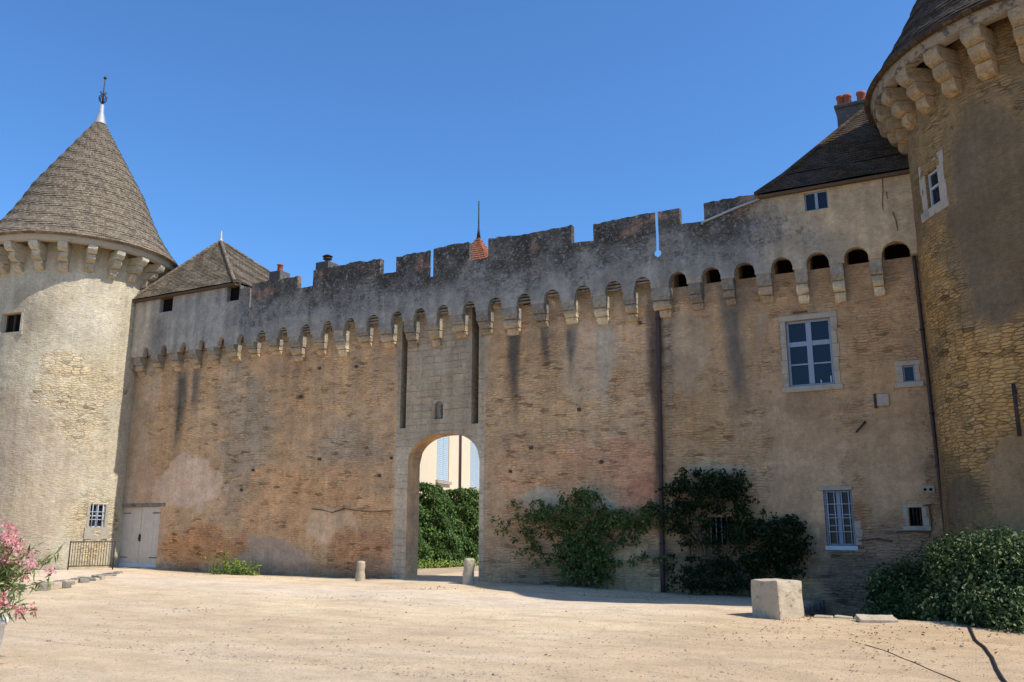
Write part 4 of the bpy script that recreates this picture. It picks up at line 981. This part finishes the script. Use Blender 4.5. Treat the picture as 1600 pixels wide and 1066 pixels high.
# ================================================================== BEYOND THE GATE
fo = Vector((-21.0, 31.2)); fd = Vector((-.2, .98)).normalized(); fn = Vector((fd.y, -fd.x))
if fn.dot(-fo) < 0: fn = -fn
def SF(u, v, d): p = fo+fd*u-fn*d; return (p.x, p.y, v)
def facade_px(px, py):
    d = ray(px, py); D = Vector((d.x, d.y)); den = D.dot(fn); t = fo.dot(fn)/den; p = D*t; return ((p-fo).dot(fd), d.z*t+EYE)
ho = empty('house', (fo.x-3, fo.y+8, 0), 'cream rendered house with pale blue shutters seen through the gate arch', 'house')
def fr(x0, y0, x1, y1):
    a = facade_px(x0, (y0+y1)/2)[0]; b = facade_px(x1, (y0+y1)/2)[0]; c = facade_px((x0+x1)/2, y1)[1]; e = facade_px((x0+x1)/2, y0)[1]
    return (a, b, c, e)
sh1 = fr(683, 640, 702, 751); sh2 = fr(735, 660, 752, 762)
m = M(); surface(m, SF, -2.2, 24, -1, 9.5, .5, [(*sh1[:4], .2), (*sh2[:4], .2)])
m.box(0, 8, -1, 9.5, 0, 1, S=lambda a, b, c: (fo.x-fd.y*0-8*c+fd.x*(-8+4*a)-.01, fo.y+fd.y*(-8+4*a)-0*c, b) if False else SF(-2.2+2.2*a, b, .3+7*c))
m.build('wall', MAT['cream'], ho)
m = M(); roof_planes(m, [(SF(-2.4, 9.3, -.5), SF(24.5, 9.3, -.5), SF(20, 11, 4), SF(0, 11, 4)), (SF(24.5, 9.3, 8), SF(-2.4, 9.3, 8), SF(0, 11, 4), SF(20, 11, 4))]); m.build('roof', MAT['tile'], ho)
for s in (sh1, sh2):
    w = M(); mid = (s[0]+s[1])/2
    for (a, b) in ((s[0]+.02, mid-.02), (mid+.02, s[1]-.02)):
        w.box(a, b, s[2]+.02, s[3]-.02, .04, .08, S=lambda x, y, z: SF(x, y, z))
        for z in np.arange(s[2]+.1, s[3]-.1, .09): w.box(a+.05, b-.05, z, z+.05, .015, .04, S=lambda x, y, z_: SF(x, y, z_))
    w.build('shutter', MAT['shutter'], ho)
    w = M(); w.box(s[0]-.12, s[1]+.12, s[2]-.16, s[2]-.02, -.12, .1, S=lambda x, y, z: SF(x, y, z)); w.build('sill', MAT['dressed'], ho)
u, v = facade_px(717, 730); m = M(); m.tube([SF(u, 0, -.08), SF(u, 9.2, -.08)], .055, 8); m.build('downpipe', MAT['rust'], ho)
s3 = fr(741, 795, 752, 868); m = M(); m.box(s3[0], s3[1], s3[2], s3[3], -.05, .02, S=lambda x, y, z: SF(x, y, z)); m.build('door', MAT['dressed'], ho)

# ------------------------------------------------------------------ leaves
def leaves(m_pts, m_dir, size, mat, name, parent=None, aspect=.5, fold=.25, bright=None, curl=0):
    """many small folded leaves; points, preferred facing direction, size"""
    n = len(m_pts); Pn = np.asarray(m_pts, float); D = np.asarray(m_dir, float)+rng.normal(0, .55, (n, 3)); D /= np.linalg.norm(D, axis=1)[:, None]+1e-9
    T = rng.normal(0, 1, (n, 3)); T[:, 2] -= .5; T -= D*(T*D).sum(1)[:, None]; T /= np.linalg.norm(T, axis=1)[:, None]+1e-9; B = np.cross(D, T)
    L = (size*rng.uniform(.6, 1.3, n))[:, None]; w = L*aspect
    a = Pn; b = Pn+T*L*.45+B*w*.5+D*w*fold; c = Pn+T*L-D*L*.12; d = Pn+T*L*.45-B*w*.5+D*w*fold; e = Pn+T*L*.5
    V = np.stack([a, b, e, c, d], 1).reshape(-1, 3); me = bpy.data.meshes.new(name)
    off = np.array(world(parent)) if parent else np.zeros(3)
    idx = np.arange(n)*5; Fc = np.concatenate([np.stack([idx, idx+1, idx+2], 1), np.stack([idx+1, idx+3, idx+2], 1), np.stack([idx, idx+2, idx+4], 1), np.stack([idx+2, idx+3, idx+4], 1)])
    me.from_pydata((V-off).tolist(), [], Fc.tolist()); me.update()
    r1 = rng.uniform(0, 1, n); r2 = rng.uniform(0, 1, n)
    if bright is not None: r1 = np.clip(r1*.45+bright*.55, 0, 1)**1.3
    cc = np.repeat(np.column_stack([r1, r2, r1*0, r1*0+1]), 5, 0).astype(np.float32)
    me.color_attributes.new('tint', 'FLOAT_COLOR', 'POINT').data.foreach_set('color', cc.ravel())
    me.materials.append(mat); o = bpy.data.objects.new(name, me); col.objects.link(o)
    if parent: o.parent = parent
    return o
MAT['l_ivy'] = leafmat('dark climber leaves', (.010, .018, .006), (.026, .042, .012), (.07, .09, .022), rough=.65, spec=.15)
MAT['l_rose'] = leafmat('fresh climbing rose leaves', (.035, .055, .012), (.14, .19, .045), (.24, .27, .07), rough=.6, spec=.2)
MAT['l_hedge'] = leafmat('clipped hedge leaves', (.03, .065, .015), (.10, .18, .035), (.16, .25, .06), .25, .5, .25)
MAT['l_bush'] = leafmat('glossy laurel leaves', (.012, .028, .006), (.085, .135, .036), (.26, .29, .11), .2, .45, .22)
MAT['l_ole'] = leafmat('oleander leaves', (.10, .15, .04), (.26, .32, .10), (.4, .38, .15), .35)
MAT['l_pink'] = leafmat('oleander flowers', (.66, .27, .27), (.80, .48, .44), (.70, .16, .18), .35, .6)
MAT['l_weed'] = leafmat('bright weed leaves', (.10, .17, .02), (.26, .34, .05), (.4, .42, .05), .35)
MAT['l_dry'] = leafmat('dry fallen leaves', (.12, .07, .03), (.25, .17, .09), None, .1)

def ellipsoid_pts(n, c, r, shell=.5, hollow=0):
    p = rng.normal(0, 1, (n, 3)); p /= np.linalg.norm(p, axis=1)[:, None]; rr = rng.uniform(shell, 1, n)**.6
    return np.asarray(c)+p*rr[:, None]*np.asarray(r), p
# hedge
hc = [(653, 770), (742, 783)]
def gdepth(px, dist):
    d = ray(px, 860); l = math.hypot(d.x, d.y); return Vector((d.x/l*dist, d.y/l*dist))
h0 = gdepth(643, 34.0); h1 = gdepth(747, 36.6); hd = (h1-h0).normalized(); hn = Vector((hd.y, -hd.x))
if hn.dot(-h0) < 0: hn = -hn
HL = (h1-h0).length; hz = 3.15
hp, hdv = [], []
for k in range(15000):
    u = random.uniform(0, HL); f_ = random.random()
    if f_ < .62: d, z = random.uniform(-.03, .22), random.uniform(.15, hz); nrm = (hn.x, hn.y, .25)
    elif f_ < .8: d, z = random.uniform(0, 1.2), hz+random.uniform(-.2, .05); nrm = (0, 0, 1)
    else: d, z = random.uniform(0, 1.2), random.uniform(.15, hz); u = HL-random.uniform(-.05, .2); nrm = (hd.x, hd.y, .2)
    bul = .10*math.sin(u*3.1+z*1.7)+.07*math.sin(u*7+z*5.3)+.06*math.sin(z*9+u*2)
    z2 = z+(.08*math.sin(u*2.3)+.05*math.sin(u*6.1))*(z > hz-.3)-.22*(u/HL)*(z/hz)
    p = h0+hd*(u)-hn*(d-bul-.1); hp.append((p.x, p.y, z2+.1)); hdv.append(nrm)
he = empty('hedge', (h0.x, h0.y, .1), 'dense clipped green hedge standing beyond the gate arch', 'hedge')
leaves(hp, hdv, .13, MAT['l_hedge'], 'foliage', he, .6)
m = M(); core = lambda a, b, c: ((h0+hd*a-hn*b).x, (h0+hd*a-hn*b).y, c); m.box(.05, HL-.12, .22, 1.15, .15, hz-.4, S=core); m.build('hedge_core_box', simple('dark hedge core', (.012, .02, .008), .95, .3, 5, 0, 0), he)  # solid dark box filling the inside of the hedge
pts, dv = [], []
for k in range(900):
    u = random.uniform(-.2, HL+.2); p = h0+hd*u+hn*random.uniform(.05, .5); pts.append((p.x, p.y, .12+abs(random.gauss(0, .12)))); dv.append((hn.x, hn.y, .8))
tag(leaves(pts, dv, .12, MAT['l_weed'], 'ground_cover', None, .5), 'low mixed weeds along the foot of the hedge beyond the gate', 'weeds', kind='stuff')

# ------------------------------------------------------------------ climbers on the wall
def climber(name, label, blobs, stems, mat, base, size=.10, dens=800, thick=.35, extra=None):
    t = empty(name, base, label, 'climbing plant'); pts, dv, br = [], [], []
    for (x0, y0, x1, y1, k, dep) in blobs:
        cx, cz = P((x0+x1)/2, (y0+y1)/2, WY-.25); rx = abs(P(x1, (y0+y1)/2, WY-.25)[0]-P(x0, (y0+y1)/2, WY-.25)[0])/2; rz = abs(P((x0+x1)/2, y0, WY-.25)[1]-P((x0+x1)/2, y1, WY-.25)[1])/2
        n = int(dens*k*rx*rz*math.pi)
        # leaves gather in sprays
        ns = max(4, n//22)
        for s_ in range(ns):
            a = random.uniform(0, 2*math.pi); q = math.sqrt(random.random()); sx, sz = cx+rx*q*math.cos(a), cz+rz*q*math.sin(a); sy = WY-.06-dep*random.random()*math.sqrt(max(0, 1-q*q*.7))
            ang = random.uniform(-.6, math.pi+.6); ln = random.uniform(.1, .42); b_ = random.random()
            for j in range(22):
                tt = random.random(); pts.append((sx+ln*tt*math.cos(ang)+random.gauss(0, .05), min(sy-.1*tt+random.gauss(0, .04), WY-.02), sz+ln*tt*math.sin(ang)*.7-.15*tt*tt+random.gauss(0, .05)))
                dv.append((random.gauss(.15, .3), -.8, .7)); br.append(b_)
    leaves(pts, dv, size, mat, 'foliage', t, .55, bright=np.array(br))
    for L in stems:
        m = M(); pp_ = []
        for i, (x, y, d) in enumerate(L): q = P(x, y, WY-d); pp_.append(Vector((q[0], WY-d, q[1])))
        fine = []
        for i in range(len(pp_)-1):
            for s_ in range(5): fine.append(pp_[i].lerp(pp_[i+1], s_/5)+Vector((random.gauss(0, .015), random.gauss(0, .01), random.gauss(0, .015))))
        fine.append(pp_[-1]); m.tube(fine, list(np.linspace(.05, .012, len(fine))), 6); m.build('stem', MAT['twig'], t)
    return t
x, z = P(905, 915)
climber('climbing_rose', 'leafy rose climber with fresh green tips right of the gate', [(775, 785, 830, 835, .45, .3), (815, 785, 880, 835, .9, .45), (870, 765, 945, 840, 1.1, .5), (905, 770, 935, 800, 1.0, .6), (820, 830, 900, 880, .35, .3), (880, 820, 960, 905, .8, .5), (930, 800, 1025, 830, .8, .4), (900, 860, 960, 915, .8, .5), (960, 830, 1000, 870, .4, .3), (790, 820, 840, 850, .3, .2), (985, 860, 1022, 890, .3, .2), (985, 785, 1045, 830, .9, .35), (850, 790, 1000, 830, .7, .4), (870, 820, 950, 915, .9, .55), (805, 855, 850, 885, .35, .2)],
        [[(905, 915, .15), (900, 880, .2), (880, 840, .25), (850, 815, .3), (800, 810, .3)], [(915, 915, .15), (925, 860, .25), (920, 800, .35), (905, 765, .5)], [(920, 915, .15), (945, 860, .2), (985, 815, .25), (1035, 800, .2)], [(900, 915, .2), (870, 870, .2), (830, 860, .2)]], MAT['l_rose'], (x, WY-.2, 0))
x, z = P(1110, 915)
climber('climbing_vine', 'dark dense vine covering the house wall around the barred opening', [(1040, 740, 1165, 800, 1.3, .5), (1045, 735, 1110, 770, 1.0, .5), (1100, 733, 1162, 775, 1.2, .6), (1030, 780, 1100, 840, 1.2, .5), (1130, 770, 1180, 850, .9, .4), (1140, 805, 1260, 880, 1.6, .7), (1200, 808, 1262, 870, 1.3, .7), (1040, 840, 1110, 915, .5, .35), (1060, 880, 1180, 925, .9, .6), (1110, 860, 1240, 915, .6, .5), (1150, 860, 1250, 900, .8, .5), (1095, 795, 1150, 860, .75, .45)],
        [[(1110, 920, .15), (1100, 860, .2), (1090, 800, .3), (1120, 750, .4)], [(1112, 920, .15), (1095, 850, .2), (1060, 800, .3), (1045, 760, .3)], [(1150, 925, .2), (1165, 870, .3), (1220, 840, .5)], [(1080, 925, .15), (1078, 860, .15), (1068, 800, .2)]], MAT['l_ivy'], (x, WY-.2, -.1))

# ------------------------------------------------------------------ big laurel bush at the right
bx, by = -.1, 17.6
bu = empty('laurel_bush', (bx+1.2, by+.6, -.1), 'large glossy green laurel bush below the right tower, sunlit on its right side', 'bush')
pts, dv, br = [], [], []
def bush_blob(c, r, n, sp=20):
    for s_ in range(n):
        p, d = ellipsoid_pts(1, c, r, .6); b_ = random.random()
        if p[0][2] < -.6: continue
        for j in range(sp): q = p[0]+rng.normal(0, .085, 3); pts.append(q); dv.append(d[0]*.7+np.array([0, -.15, .6])); br.append(b_)
for (px, py, dist, rx, rz, n) in ((1420, 935, 20.3, .8, .5, 190), (1400, 910, 20.6, .5, .3, 50), (1462, 912, 19.8, .75, .6, 200), (1500, 885, 18.6, .5, .5, 190), (1440, 965, 19.4, .6, .35, 120), (1540, 912, 17.6, .8, .68, 320), (1590, 902, 17.3, .75, .66, 320), (1610, 935, 17.2, .9, .7, 330), (1565, 950, 16.9, .7, .5, 260), (1630, 960, 16.7, .8, .6, 220), (1490, 955, 17.6, .6, .35, 150), (1660, 900, 17.8, .9, .8, 200), (1390, 955, 20.2, .45, .3, 70), (1590, 972, 16.4, .45, .2, 90), (1520, 852, 18.0, .3, .2, 26), (1475, 862, 18.6, .3, .2, 22), (1570, 846, 17.8, .3, .2, 26)):
    d = ray(px, py); l = math.hypot(d.x, d.y); s = dist/l; bush_blob((d.x*s, d.y*s, d.z*s+EYE), (rx, .85, rz), int(n*1.1))
leaves(pts, dv, .088, MAT['l_bush'], 'foliage', bu, .55, bright=np.array(br))
for k in range(14):
    a = random.uniform(0, 6.28); m = M(); b0 = Vector((bx+1.2+.3*math.cos(a), by+.7+.3*math.sin(a), -.9)); e_ = Vector((bx+1.2+1.3*math.cos(a), by+.7+.7*math.sin(a), random.uniform(.4, 1.3)))
    m.tube([b0, b0.lerp(e_, .5)+Vector((0, 0, .25)), e_], [.035, .025, .01], 6); m.build('branch', MAT['twig'], bu)

# ------------------------------------------------------------------ weed at the wall foot
def weed(px0, px1, py, h, n, label, z=.05):
    x0, y0 = G(px0, py, z); x1, y1 = G(px1, py, z); y = min(max(y0, 21.6), 22.0); xx0 = P(px0, py, y)[0]; xx1 = P(px1, py, y)[0]; cx = (xx0+xx1)/2
    pts, dv = [], []
    for k in range(n):
        t = random.random(); sx = xx0+(xx1-xx0)*t; sy = y+random.gauss(-.1, .12); hh = h*(1-.75*abs(t-.3))*random.uniform(.5, 1.1); ang = random.gauss(0, .5)
        for j in range(14): q = random.random(); pts.append((sx+hh*q*math.sin(ang)+random.gauss(0, .03), sy+random.gauss(0, .03), z+hh*q)); dv.append((random.gauss(0, .5), -.6, .6))
    return tag(leaves(pts, dv, .10, MAT['l_weed'], 'weed_clump', None, .5), label, 'weeds')
weed(340, 405, 900, .72, 60, 'bright green weed clump at the foot of the wall left of the gate')

# ------------------------------------------------------------------ oleander in a white planter at the left edge
ox, oy = G(-42, 1040, 0)
ol = empty('oleander', (ox, oy, 0), 'pink flowering oleander leaning in at the left edge', 'potted shrub')
pts, dv, fp, fdv, br = [], [], [], [], []
cd = Vector((math.cos(YAW), math.sin(YAW), 0)); cf = Vector((-math.sin(YAW), math.cos(YAW), 0))
tips = []
for k in range(64):
    a = random.uniform(0, 2*math.pi); lean = random.uniform(.1, .88); hh = random.uniform(.75, 1.72)-lean*.25
    base = Vector((ox, oy, .5)); tip = base+cd*(lean*math.cos(a))+cf*(lean*.8*math.sin(a))+Vector((0, 0, hh-.45)); midp = base.lerp(tip, .55)+Vector((0, 0, .12))
    m = M(); m.tube([base, midp, tip], [.012, .008, .004], 5); m.build('stem', MAT['twig'], ol) if k < 30 else None
    tips.append(tip)
    for j in range(46):
        t = random.uniform(.25, 1); q = base.lerp(midp, t/.55) if t < .55 else midp.lerp(tip, (t-.55)/.45)
        pts.append(q+Vector([random.gauss(0, .03) for _ in range(3)])); br.append(random.random())
        dv.append((random.gauss(0, .5), random.gauss(0, .5), .7))
for k, tip in enumerate(tips):
    if random.random() < .42:
        for c_ in range(random.randint(1, 3)):
            cc_ = tip+Vector([random.gauss(0, .06) for _ in range(3)])
            for j in range(26): fp.append(cc_+Vector([random.gauss(0, .032) for _ in range(3)])); fdv.append((random.gauss(.3, .6), -.5, .5))
leaves([tuple(p) for p in pts], dv, .13, MAT['l_ole'], 'foliage', ol, .17, .2, np.array(br))
leaves([tuple(p) for p in fp], fdv, .042, MAT['l_pink'], 'flowers', ol, .9, .3)
pl = empty('planter', (ox, oy, 0), 'tall white planter at the left edge holding the oleander', 'planter')
m = M(); m.lathe([(.0, .0), (.24, .0), (.25, .03), (.29, .46), (.32, .47), (.32, .53), (.28, .53), (.27, .44)], (ox, oy), 28); m.build('pot', MAT['plastic'], pl)
m = M(); m.lathe([(0, .45), (.275, .44)], (ox, oy), 24); m.build('soil', MAT['wood'], pl)

# ------------------------------------------------------------------ small things in the yard
def rock(name, c, dims, mat, rz=0, jit=.02, cuts=4, label=None, cat=None, group=None, bev=.02, tilt=0):
    b = bmesh.new(); bmesh.ops.create_cube(b, size=1); bmesh.ops.subdivide_edges(b, edges=b.edges[:], cuts=cuts, use_grid_fill=True)
    P_ = np.array([v.co[:] for v in b.verts])*np.array(dims)
    # soften the arrises
    h = np.array(dims)/2; e = np.sort(h-np.abs(P_), axis=1); near = np.clip(1-e[:, 1]/.03, 0, 1)
    P_ = P_*(1-near[:, None]*.03)
    nn = np.column_stack([fbm(P_+5+7*i+c[0], 3.5, 3) for i in range(3)]); P_ = P_+nn*jit*2
    for v, q in zip(b.verts, P_): v.co = q
    me = bpy.data.meshes.new(name); b.to_mesh(me); b.free(); me.materials.append(mat)
    o = bpy.data.objects.new(name, me); col.objects.link(o); o.location = (c[0], c[1], c[2]+dims[2]/2); o.rotation_euler = (tilt, 0, rz)
    if bev:
        md = o.modifiers.new('bevel', 'BEVEL'); md.width = bev; md.segments = 2; md.limit_method = 'ANGLE'; md.angle_limit = R(50)
    return tag(o, label, cat, group)
# the big block: nearest vertical edge at px 1205
ex, ey = G(1205, 971, 0); k1x, k1y = G(1245, 966, 0)
rzb = R(57); wv = Vector((math.cos(rzb), math.sin(rzb))); dvv = Vector((-math.sin(rzb), math.cos(rzb)))
ctr = Vector((ex, ey))+wv*.32+dvv*.34+Vector((.13, .07))
rock('stone_block', (ctr.x, ctr.y, -.06), (.64, .68, .74), MAT['stone'], rzb, .028, 8, 'large squared pale stone block standing on the gravel near the house', 'stone block', None, .015)
# curb along the sunken strip and loose slab
cu = empty('stone_curb', (-2.2, 16.85, 0), 'low stone curb edging the sunken strip right of the large block', 'curb')
for i in range(4):
    a = -2.75+i*.34; o = rock('curb_stone', (a+.16, 16.9+random.uniform(-.03, .03), -.14), (.32, .2, .2), MAT['stone'], random.uniform(-.06, .06), .02, 3); w_ = Vector(o.location); o.parent = cu; o.location = w_-Vector(cu.location)
sx, sy = G(1370, 969, .05); rock('stone_slab', (sx, sy, .0), (.62, .34, .11), MAT['stone'], .3, .03, 5, 'flat pale stone slab lying tilted at the edge of the sunken strip', 'stone slab', None, .01, .18)
rw = M(); A = []
for i in range(8):
    pass
# dry stone facing of the sunken strip
m = M()
for (x0, y0, x1, y1) in ((-3.4, 17.0, -3.4, 22.2), (-3.4, 17.0, 6.0, 17.0)):
    n = int(math.hypot(x1-x0, y1-y0)/.3)
    for i in range(n):
        for kz in range(5):
            t = i/n; cxx = x0+(x1-x0)*t+random.uniform(-.03, .03); cyy = y0+(y1-y0)*t+random.uniform(-.03, .03); s = .13
            z = -.95+kz*.18; dx = .14 if x1 != x0 else .06; dy = .14 if y1 != y0 else .06; m.box(cxx-dx, cxx+dx, cyy-dy, cyy+dy, z, z+.165)
tag(m.build('retaining_wall', MAT['corbel'], None, None, .015), 'rough dry stone lining of the sunken strip below the barred windows', 'retaining wall')
# bollards
def bollard(px, py, h, label, z, lean=0, r=.135):
    x, y = G(px, py, z); m = M(); prof = []
    for t in np.linspace(0, 1, 9): prof.append((r*(1.04-.1*t)+.008*math.sin(t*17), -.1+(h+.04)*t))
    prof += [(r*.86, h-.02), (r*.6, h+.0), (0, h+.01)]
    b = M(); b.lathe(prof, (0, 0), 18)
    b.v = [(vx+lean*vz+.012*math.sin(vz*9+vx*20), vy+.012*math.sin(vx*25+vz*7), vz) for vx, vy, vz in b.v]
    o = b.build('stone_bollard', MAT['stone']); o.location = (x, y, z); return tag(o, label, 'bollard', 'stone bollards before the gate')
bollard(563, 909, .58, 'short round stone bollard standing left of the gate before the wall', .07)
bollard(732, 911, .66, 'stone bollard standing in front of the gate opening at its right jamb', .1, .03, .16)
# step platform, railing at the left tower
def poly_slab(name, pts, z0, z1, mat, parent=None):
    n = len(pts); m = M(); m.add([(x, y, z0) for x, y in pts]+[(x, y, z1+random.uniform(-.01, .01)) for x, y in pts], [tuple(range(n))[::-1], tuple(range(n, 2*n))]+[(i, (i+1) % n, (i+1) % n+n, i+n) for i in range(n)]); return m.build(name, mat, parent, None, .02)
st = empty('stone_steps', (-27, 21.4, 0), 'worn stone threshold and rough paving ramp before the grey door', 'steps')
a_ = P(184, 880, 22.1)[0]; b_ = P(250, 880, 22.1)[0]
poly_slab('step', [(a_+.05, WY-.02), (b_+.1, WY-.02), (b_+.1, WY-.42), (a_+.05, WY-.5)], -.1, .17, MAT['stone'], st)
poly_slab('step', [(a_-.1, WY-.45), (a_+.9, WY-.44), (a_+.75, WY-.95), (a_-.3, WY-1.2)], -.1, .12, MAT['corbel'], st)
for i in range(46):
    t = i/46; pa = Vector(G(182, 893, .2)); pb = Vector(G(50, 915, .16)); q = pa.lerp(pb, t)+Vector((random.uniform(-.1, .1), random.uniform(-.1, .5)))*(.4+t)
    o = rock('paving_stone', (q.x, q.y, .0), (random.uniform(.16, .42), random.uniform(.14, .3), .14+random.uniform(0, .07)), MAT['corbel'] if i % 3 else MAT['stone'], random.uniform(-.5, .9), .03, 3); wl = Vector(o.location); o.parent = st; o.location = wl-Vector(st.location)
ra = Vector(G(106, 889, .215)); rb = Vector(G(176, 887, .23)); rl = empty('iron_railing', (ra.x, ra.y, .1), 'low rusty iron railing in front of the small barred tower window', 'railing')
hR = .92; m = M()
for z in (.1, hR): m.tube([(ra.x, ra.y, .2+z), (rb.x, rb.y, .2+z)], .018, 6)
m.build('rail', MAT['iron'], rl)
nb = 17
for i in range(nb+1):
    q = ra.lerp(rb, i/nb); m = M(); m.tube([(q.x, q.y, .1 if i in (0, nb) else .3), (q.x, q.y, .2+hR+(.03 if i in (0, nb) else 0))], .022 if i in (0, nb) else .010, 6); m.build('post' if i in (0, nb) else 'baluster', MAT['iron'], rl)
# hose and drain line on the gravel
def ground_line(name, L, rad, mat, label, cat, zoff=0):
    pts = []
    for i in range(len(L)-1):
        for s in range(6):
            t = s/6; x, y = G(L[i][0]+(L[i+1][0]-L[i][0])*t, L[i][1]+(L[i+1][1]-L[i][1])*t, .0); pts.append((x, y, float(gz(np.array([x]), np.array([y]))[0])+rad*.4+zoff))
    m = M(); m.tube(pts, rad, 8); return tag(m.build(name, mat), label, cat)
ground_line('garden_hose', [(1512, 978), (1518, 992), (1524, 1004), (1540, 1018), (1550, 1030), (1557, 1046), (1566, 1062), (1580, 1080), (1590, 1100)], .022, MAT['rubber'], 'dark hose snaking over the gravel from the laurel bush', 'hose')
ground_line('cable', [(1352, 1010), (1380, 1018), (1420, 1034), (1460, 1050), (1500, 1066), (1530, 1078)], .009, MAT['rubber'], 'thin dark cable lying half buried in the gravel at lower right', 'cable', -.004)
# pebbles, more of them close by
def pebbles(n):
    ico = bmesh.new(); bmesh.ops.create_icosphere(ico, subdivisions=1, radius=1); V0 = np.array([v.co[:] for v in ico.verts]); F0 = np.array([[v.index for v in f.verts] for f in ico.faces]); ico.free()
    u = rng.uniform(0, 1, n); yy = 8.3+8.5*u**2.0; xx = rng.uniform(-1, 1, n)*yy*.95-yy*.52; s = rng.lognormal(-5.0, .45, n)
    hang = rng.uniform(0, 1, n)
    zz = gz(xx, yy); sc = np.column_stack([s*rng.uniform(.8, 1.5, n), s*rng.uniform(.8, 1.4, n), s*rng.uniform(.4, .8, n)]); an = rng.uniform(0, 6.28, n); ca, sa = np.cos(an), np.sin(an)
    V = V0[None]*sc[:, None]; Xr = V[..., 0]*ca[:, None]-V[..., 1]*sa[:, None]; Yr = V[..., 0]*sa[:, None]+V[..., 1]*ca[:, None]; V = np.stack([Xr+xx[:, None], Yr+yy[:, None], V[..., 2]+zz[:, None]+s[:, None]*.2], -1).reshape(-1, 3)
    Fa = (F0[None]+(np.arange(n)*len(V0))[:, None, None]).reshape(-1, 3); me = bpy.data.meshes.new('pebbles'); me.from_pydata(V.tolist(), [], Fa.tolist()); me.update()
    cc = np.repeat(np.column_stack([hang, hang, hang, hang*0+1]), len(V0), 0).astype(np.float32); me.color_attributes.new('tint', 'FLOAT_COLOR', 'POINT').data.foreach_set('color', cc.ravel())
    k = N('pebble stone'); at = k.n('ShaderNodeAttribute', attribute_name='tint'); me.materials.append(k.bsdf(k.mix(at.outputs['Color'], (.28, .19, .13), (.52, .42, .32)), .9, None, .15))
    o = bpy.data.objects.new('pebbles', me); col.objects.link(o); return tag(o, 'loose pebbles scattered over the pale gravel yard', 'pebbles', kind='stuff')
pebbles(8000)
# scattered dry litter and grass wisps
pts, dv = [], []
for (px, py, sx, sy, n) in ((300, 953, 30, 2, 26), (560, 940, 40, 5, 50), (660, 924, 30, 2, 40), (1180, 990, 60, 10, 60), (1300, 985, 70, 10, 60), (1450, 1000, 80, 14, 90), (1380, 1025, 40, 15, 40), (900, 925, 90, 4, 90), (1050, 935, 80, 5, 90), (700, 1000, 300, 30, 40), (320, 1030, 100, 15, 10), (300, 902, 60, 2, 40), (480, 906, 60, 2, 40), (1540, 985, 60, 6, 90)):
    for k in range(n):
        x, y = G(random.gauss(px, sx), random.gauss(py, sy), 0)
        if y > 22 or y < 8 or y < 0 or (x > -3.4 and y > 16.9): continue
        pts.append((x, y, float(gz(np.array([x]), np.array([y]))[0])+.012)); dv.append((0, -.2, 1.6))
gp, gd = [], []
for (cxx, cyy, rr_, n) in ((ctr.x, ctr.y, .55, 60), (ctr.x+.3, ctr.y-.3, .3, 30), (-16.3, 21.2, .2, 14), (-12.9, 21.2, .25, 16)):
    for k in range(n):
        a = random.uniform(0, 6.28); gp.append((cxx+rr_*math.cos(a)*random.uniform(.85, 1.1), cyy+rr_*math.sin(a)*random.uniform(.85, 1.1), float(gz(np.array([cxx]), np.array([cyy]))[0])+random.uniform(0, .05))); gd.append((0, -.8, .5))
for k in range(1500):
    x = random.uniform(-26, -3.4); 
    if abs(x+14.2) < 1.6 or vnoise(np.array([[x*.9, 3, 0]]))[0] < .45: continue
    y = WY-.02-abs(random.gauss(0, .10)); gp.append((x, y, float(gz(np.array([x]), np.array([y]))[0])+abs(random.gauss(0, .04)))); gd.append((0, -.8, .5))
tag(leaves(gp, gd, .06, MAT['l_dry'], 'grass_tufts', None, .2), 'dry grass tufts and weeds along the wall foot and around the stones', 'grass', kind='stuff')
tag(leaves(pts, dv, .055, MAT['l_dry'], 'leaf_litter', None, .5), 'dry fallen leaves strewn on the gravel', 'leaf litter', kind='stuff')

# ================================================================== LIGHT
EL = R(51); AZ = R(.6)
s = Vector((math.cos(EL)*math.cos(AZ), math.cos(EL)*math.sin(AZ), math.sin(EL)))
sun = bpy.data.lights.new('sun', 'SUN'); sun.energy = 4.3; sun.angle = R(.53); sun.color = (1, .955, .88)
so = bpy.data.objects.new('sun', sun); col.objects.link(so); so.rotation_euler = s.to_track_quat('Z', 'Y').to_euler(); so.location = (20, 10, 30)
w = bpy.data.worlds.new('World'); scene.world = w; w.use_nodes = True; nt = w.node_tree
bg = nt.nodes['Background']; sk = nt.nodes.new('ShaderNodeTexSky'); sk.sky_type = 'NISHITA'; sk.sun_disc = False
sk.sun_elevation = EL; sk.sun_rotation = R(90)-AZ; sk.altitude = 200; sk.air_density = 1.0; sk.dust_density = .6; sk.ozone_density = 3.5
tn = nt.nodes.new('ShaderNodeMix'); tn.data_type = 'RGBA'; tn.blend_type = 'MULTIPLY'; tn.inputs[0].default_value = 1; tn.inputs[7].default_value = (.55, .88, 1.17, 1)
nt.links.new(sk.outputs[0], tn.inputs[6]); nt.links.new(tn.outputs[2], bg.inputs[0]); bg.inputs[1].default_value = .14
vs = scene.view_settings; vs.view_transform = 'Standard'; vs.look = 'None'; vs.exposure = .36; vs.gamma = 1
scene.render.engine = 'CYCLES'; scene.render.resolution_x = 1024; scene.render.resolution_y = 682
scene.cycles.max_bounces = 8; scene.cycles.diffuse_bounces = 4
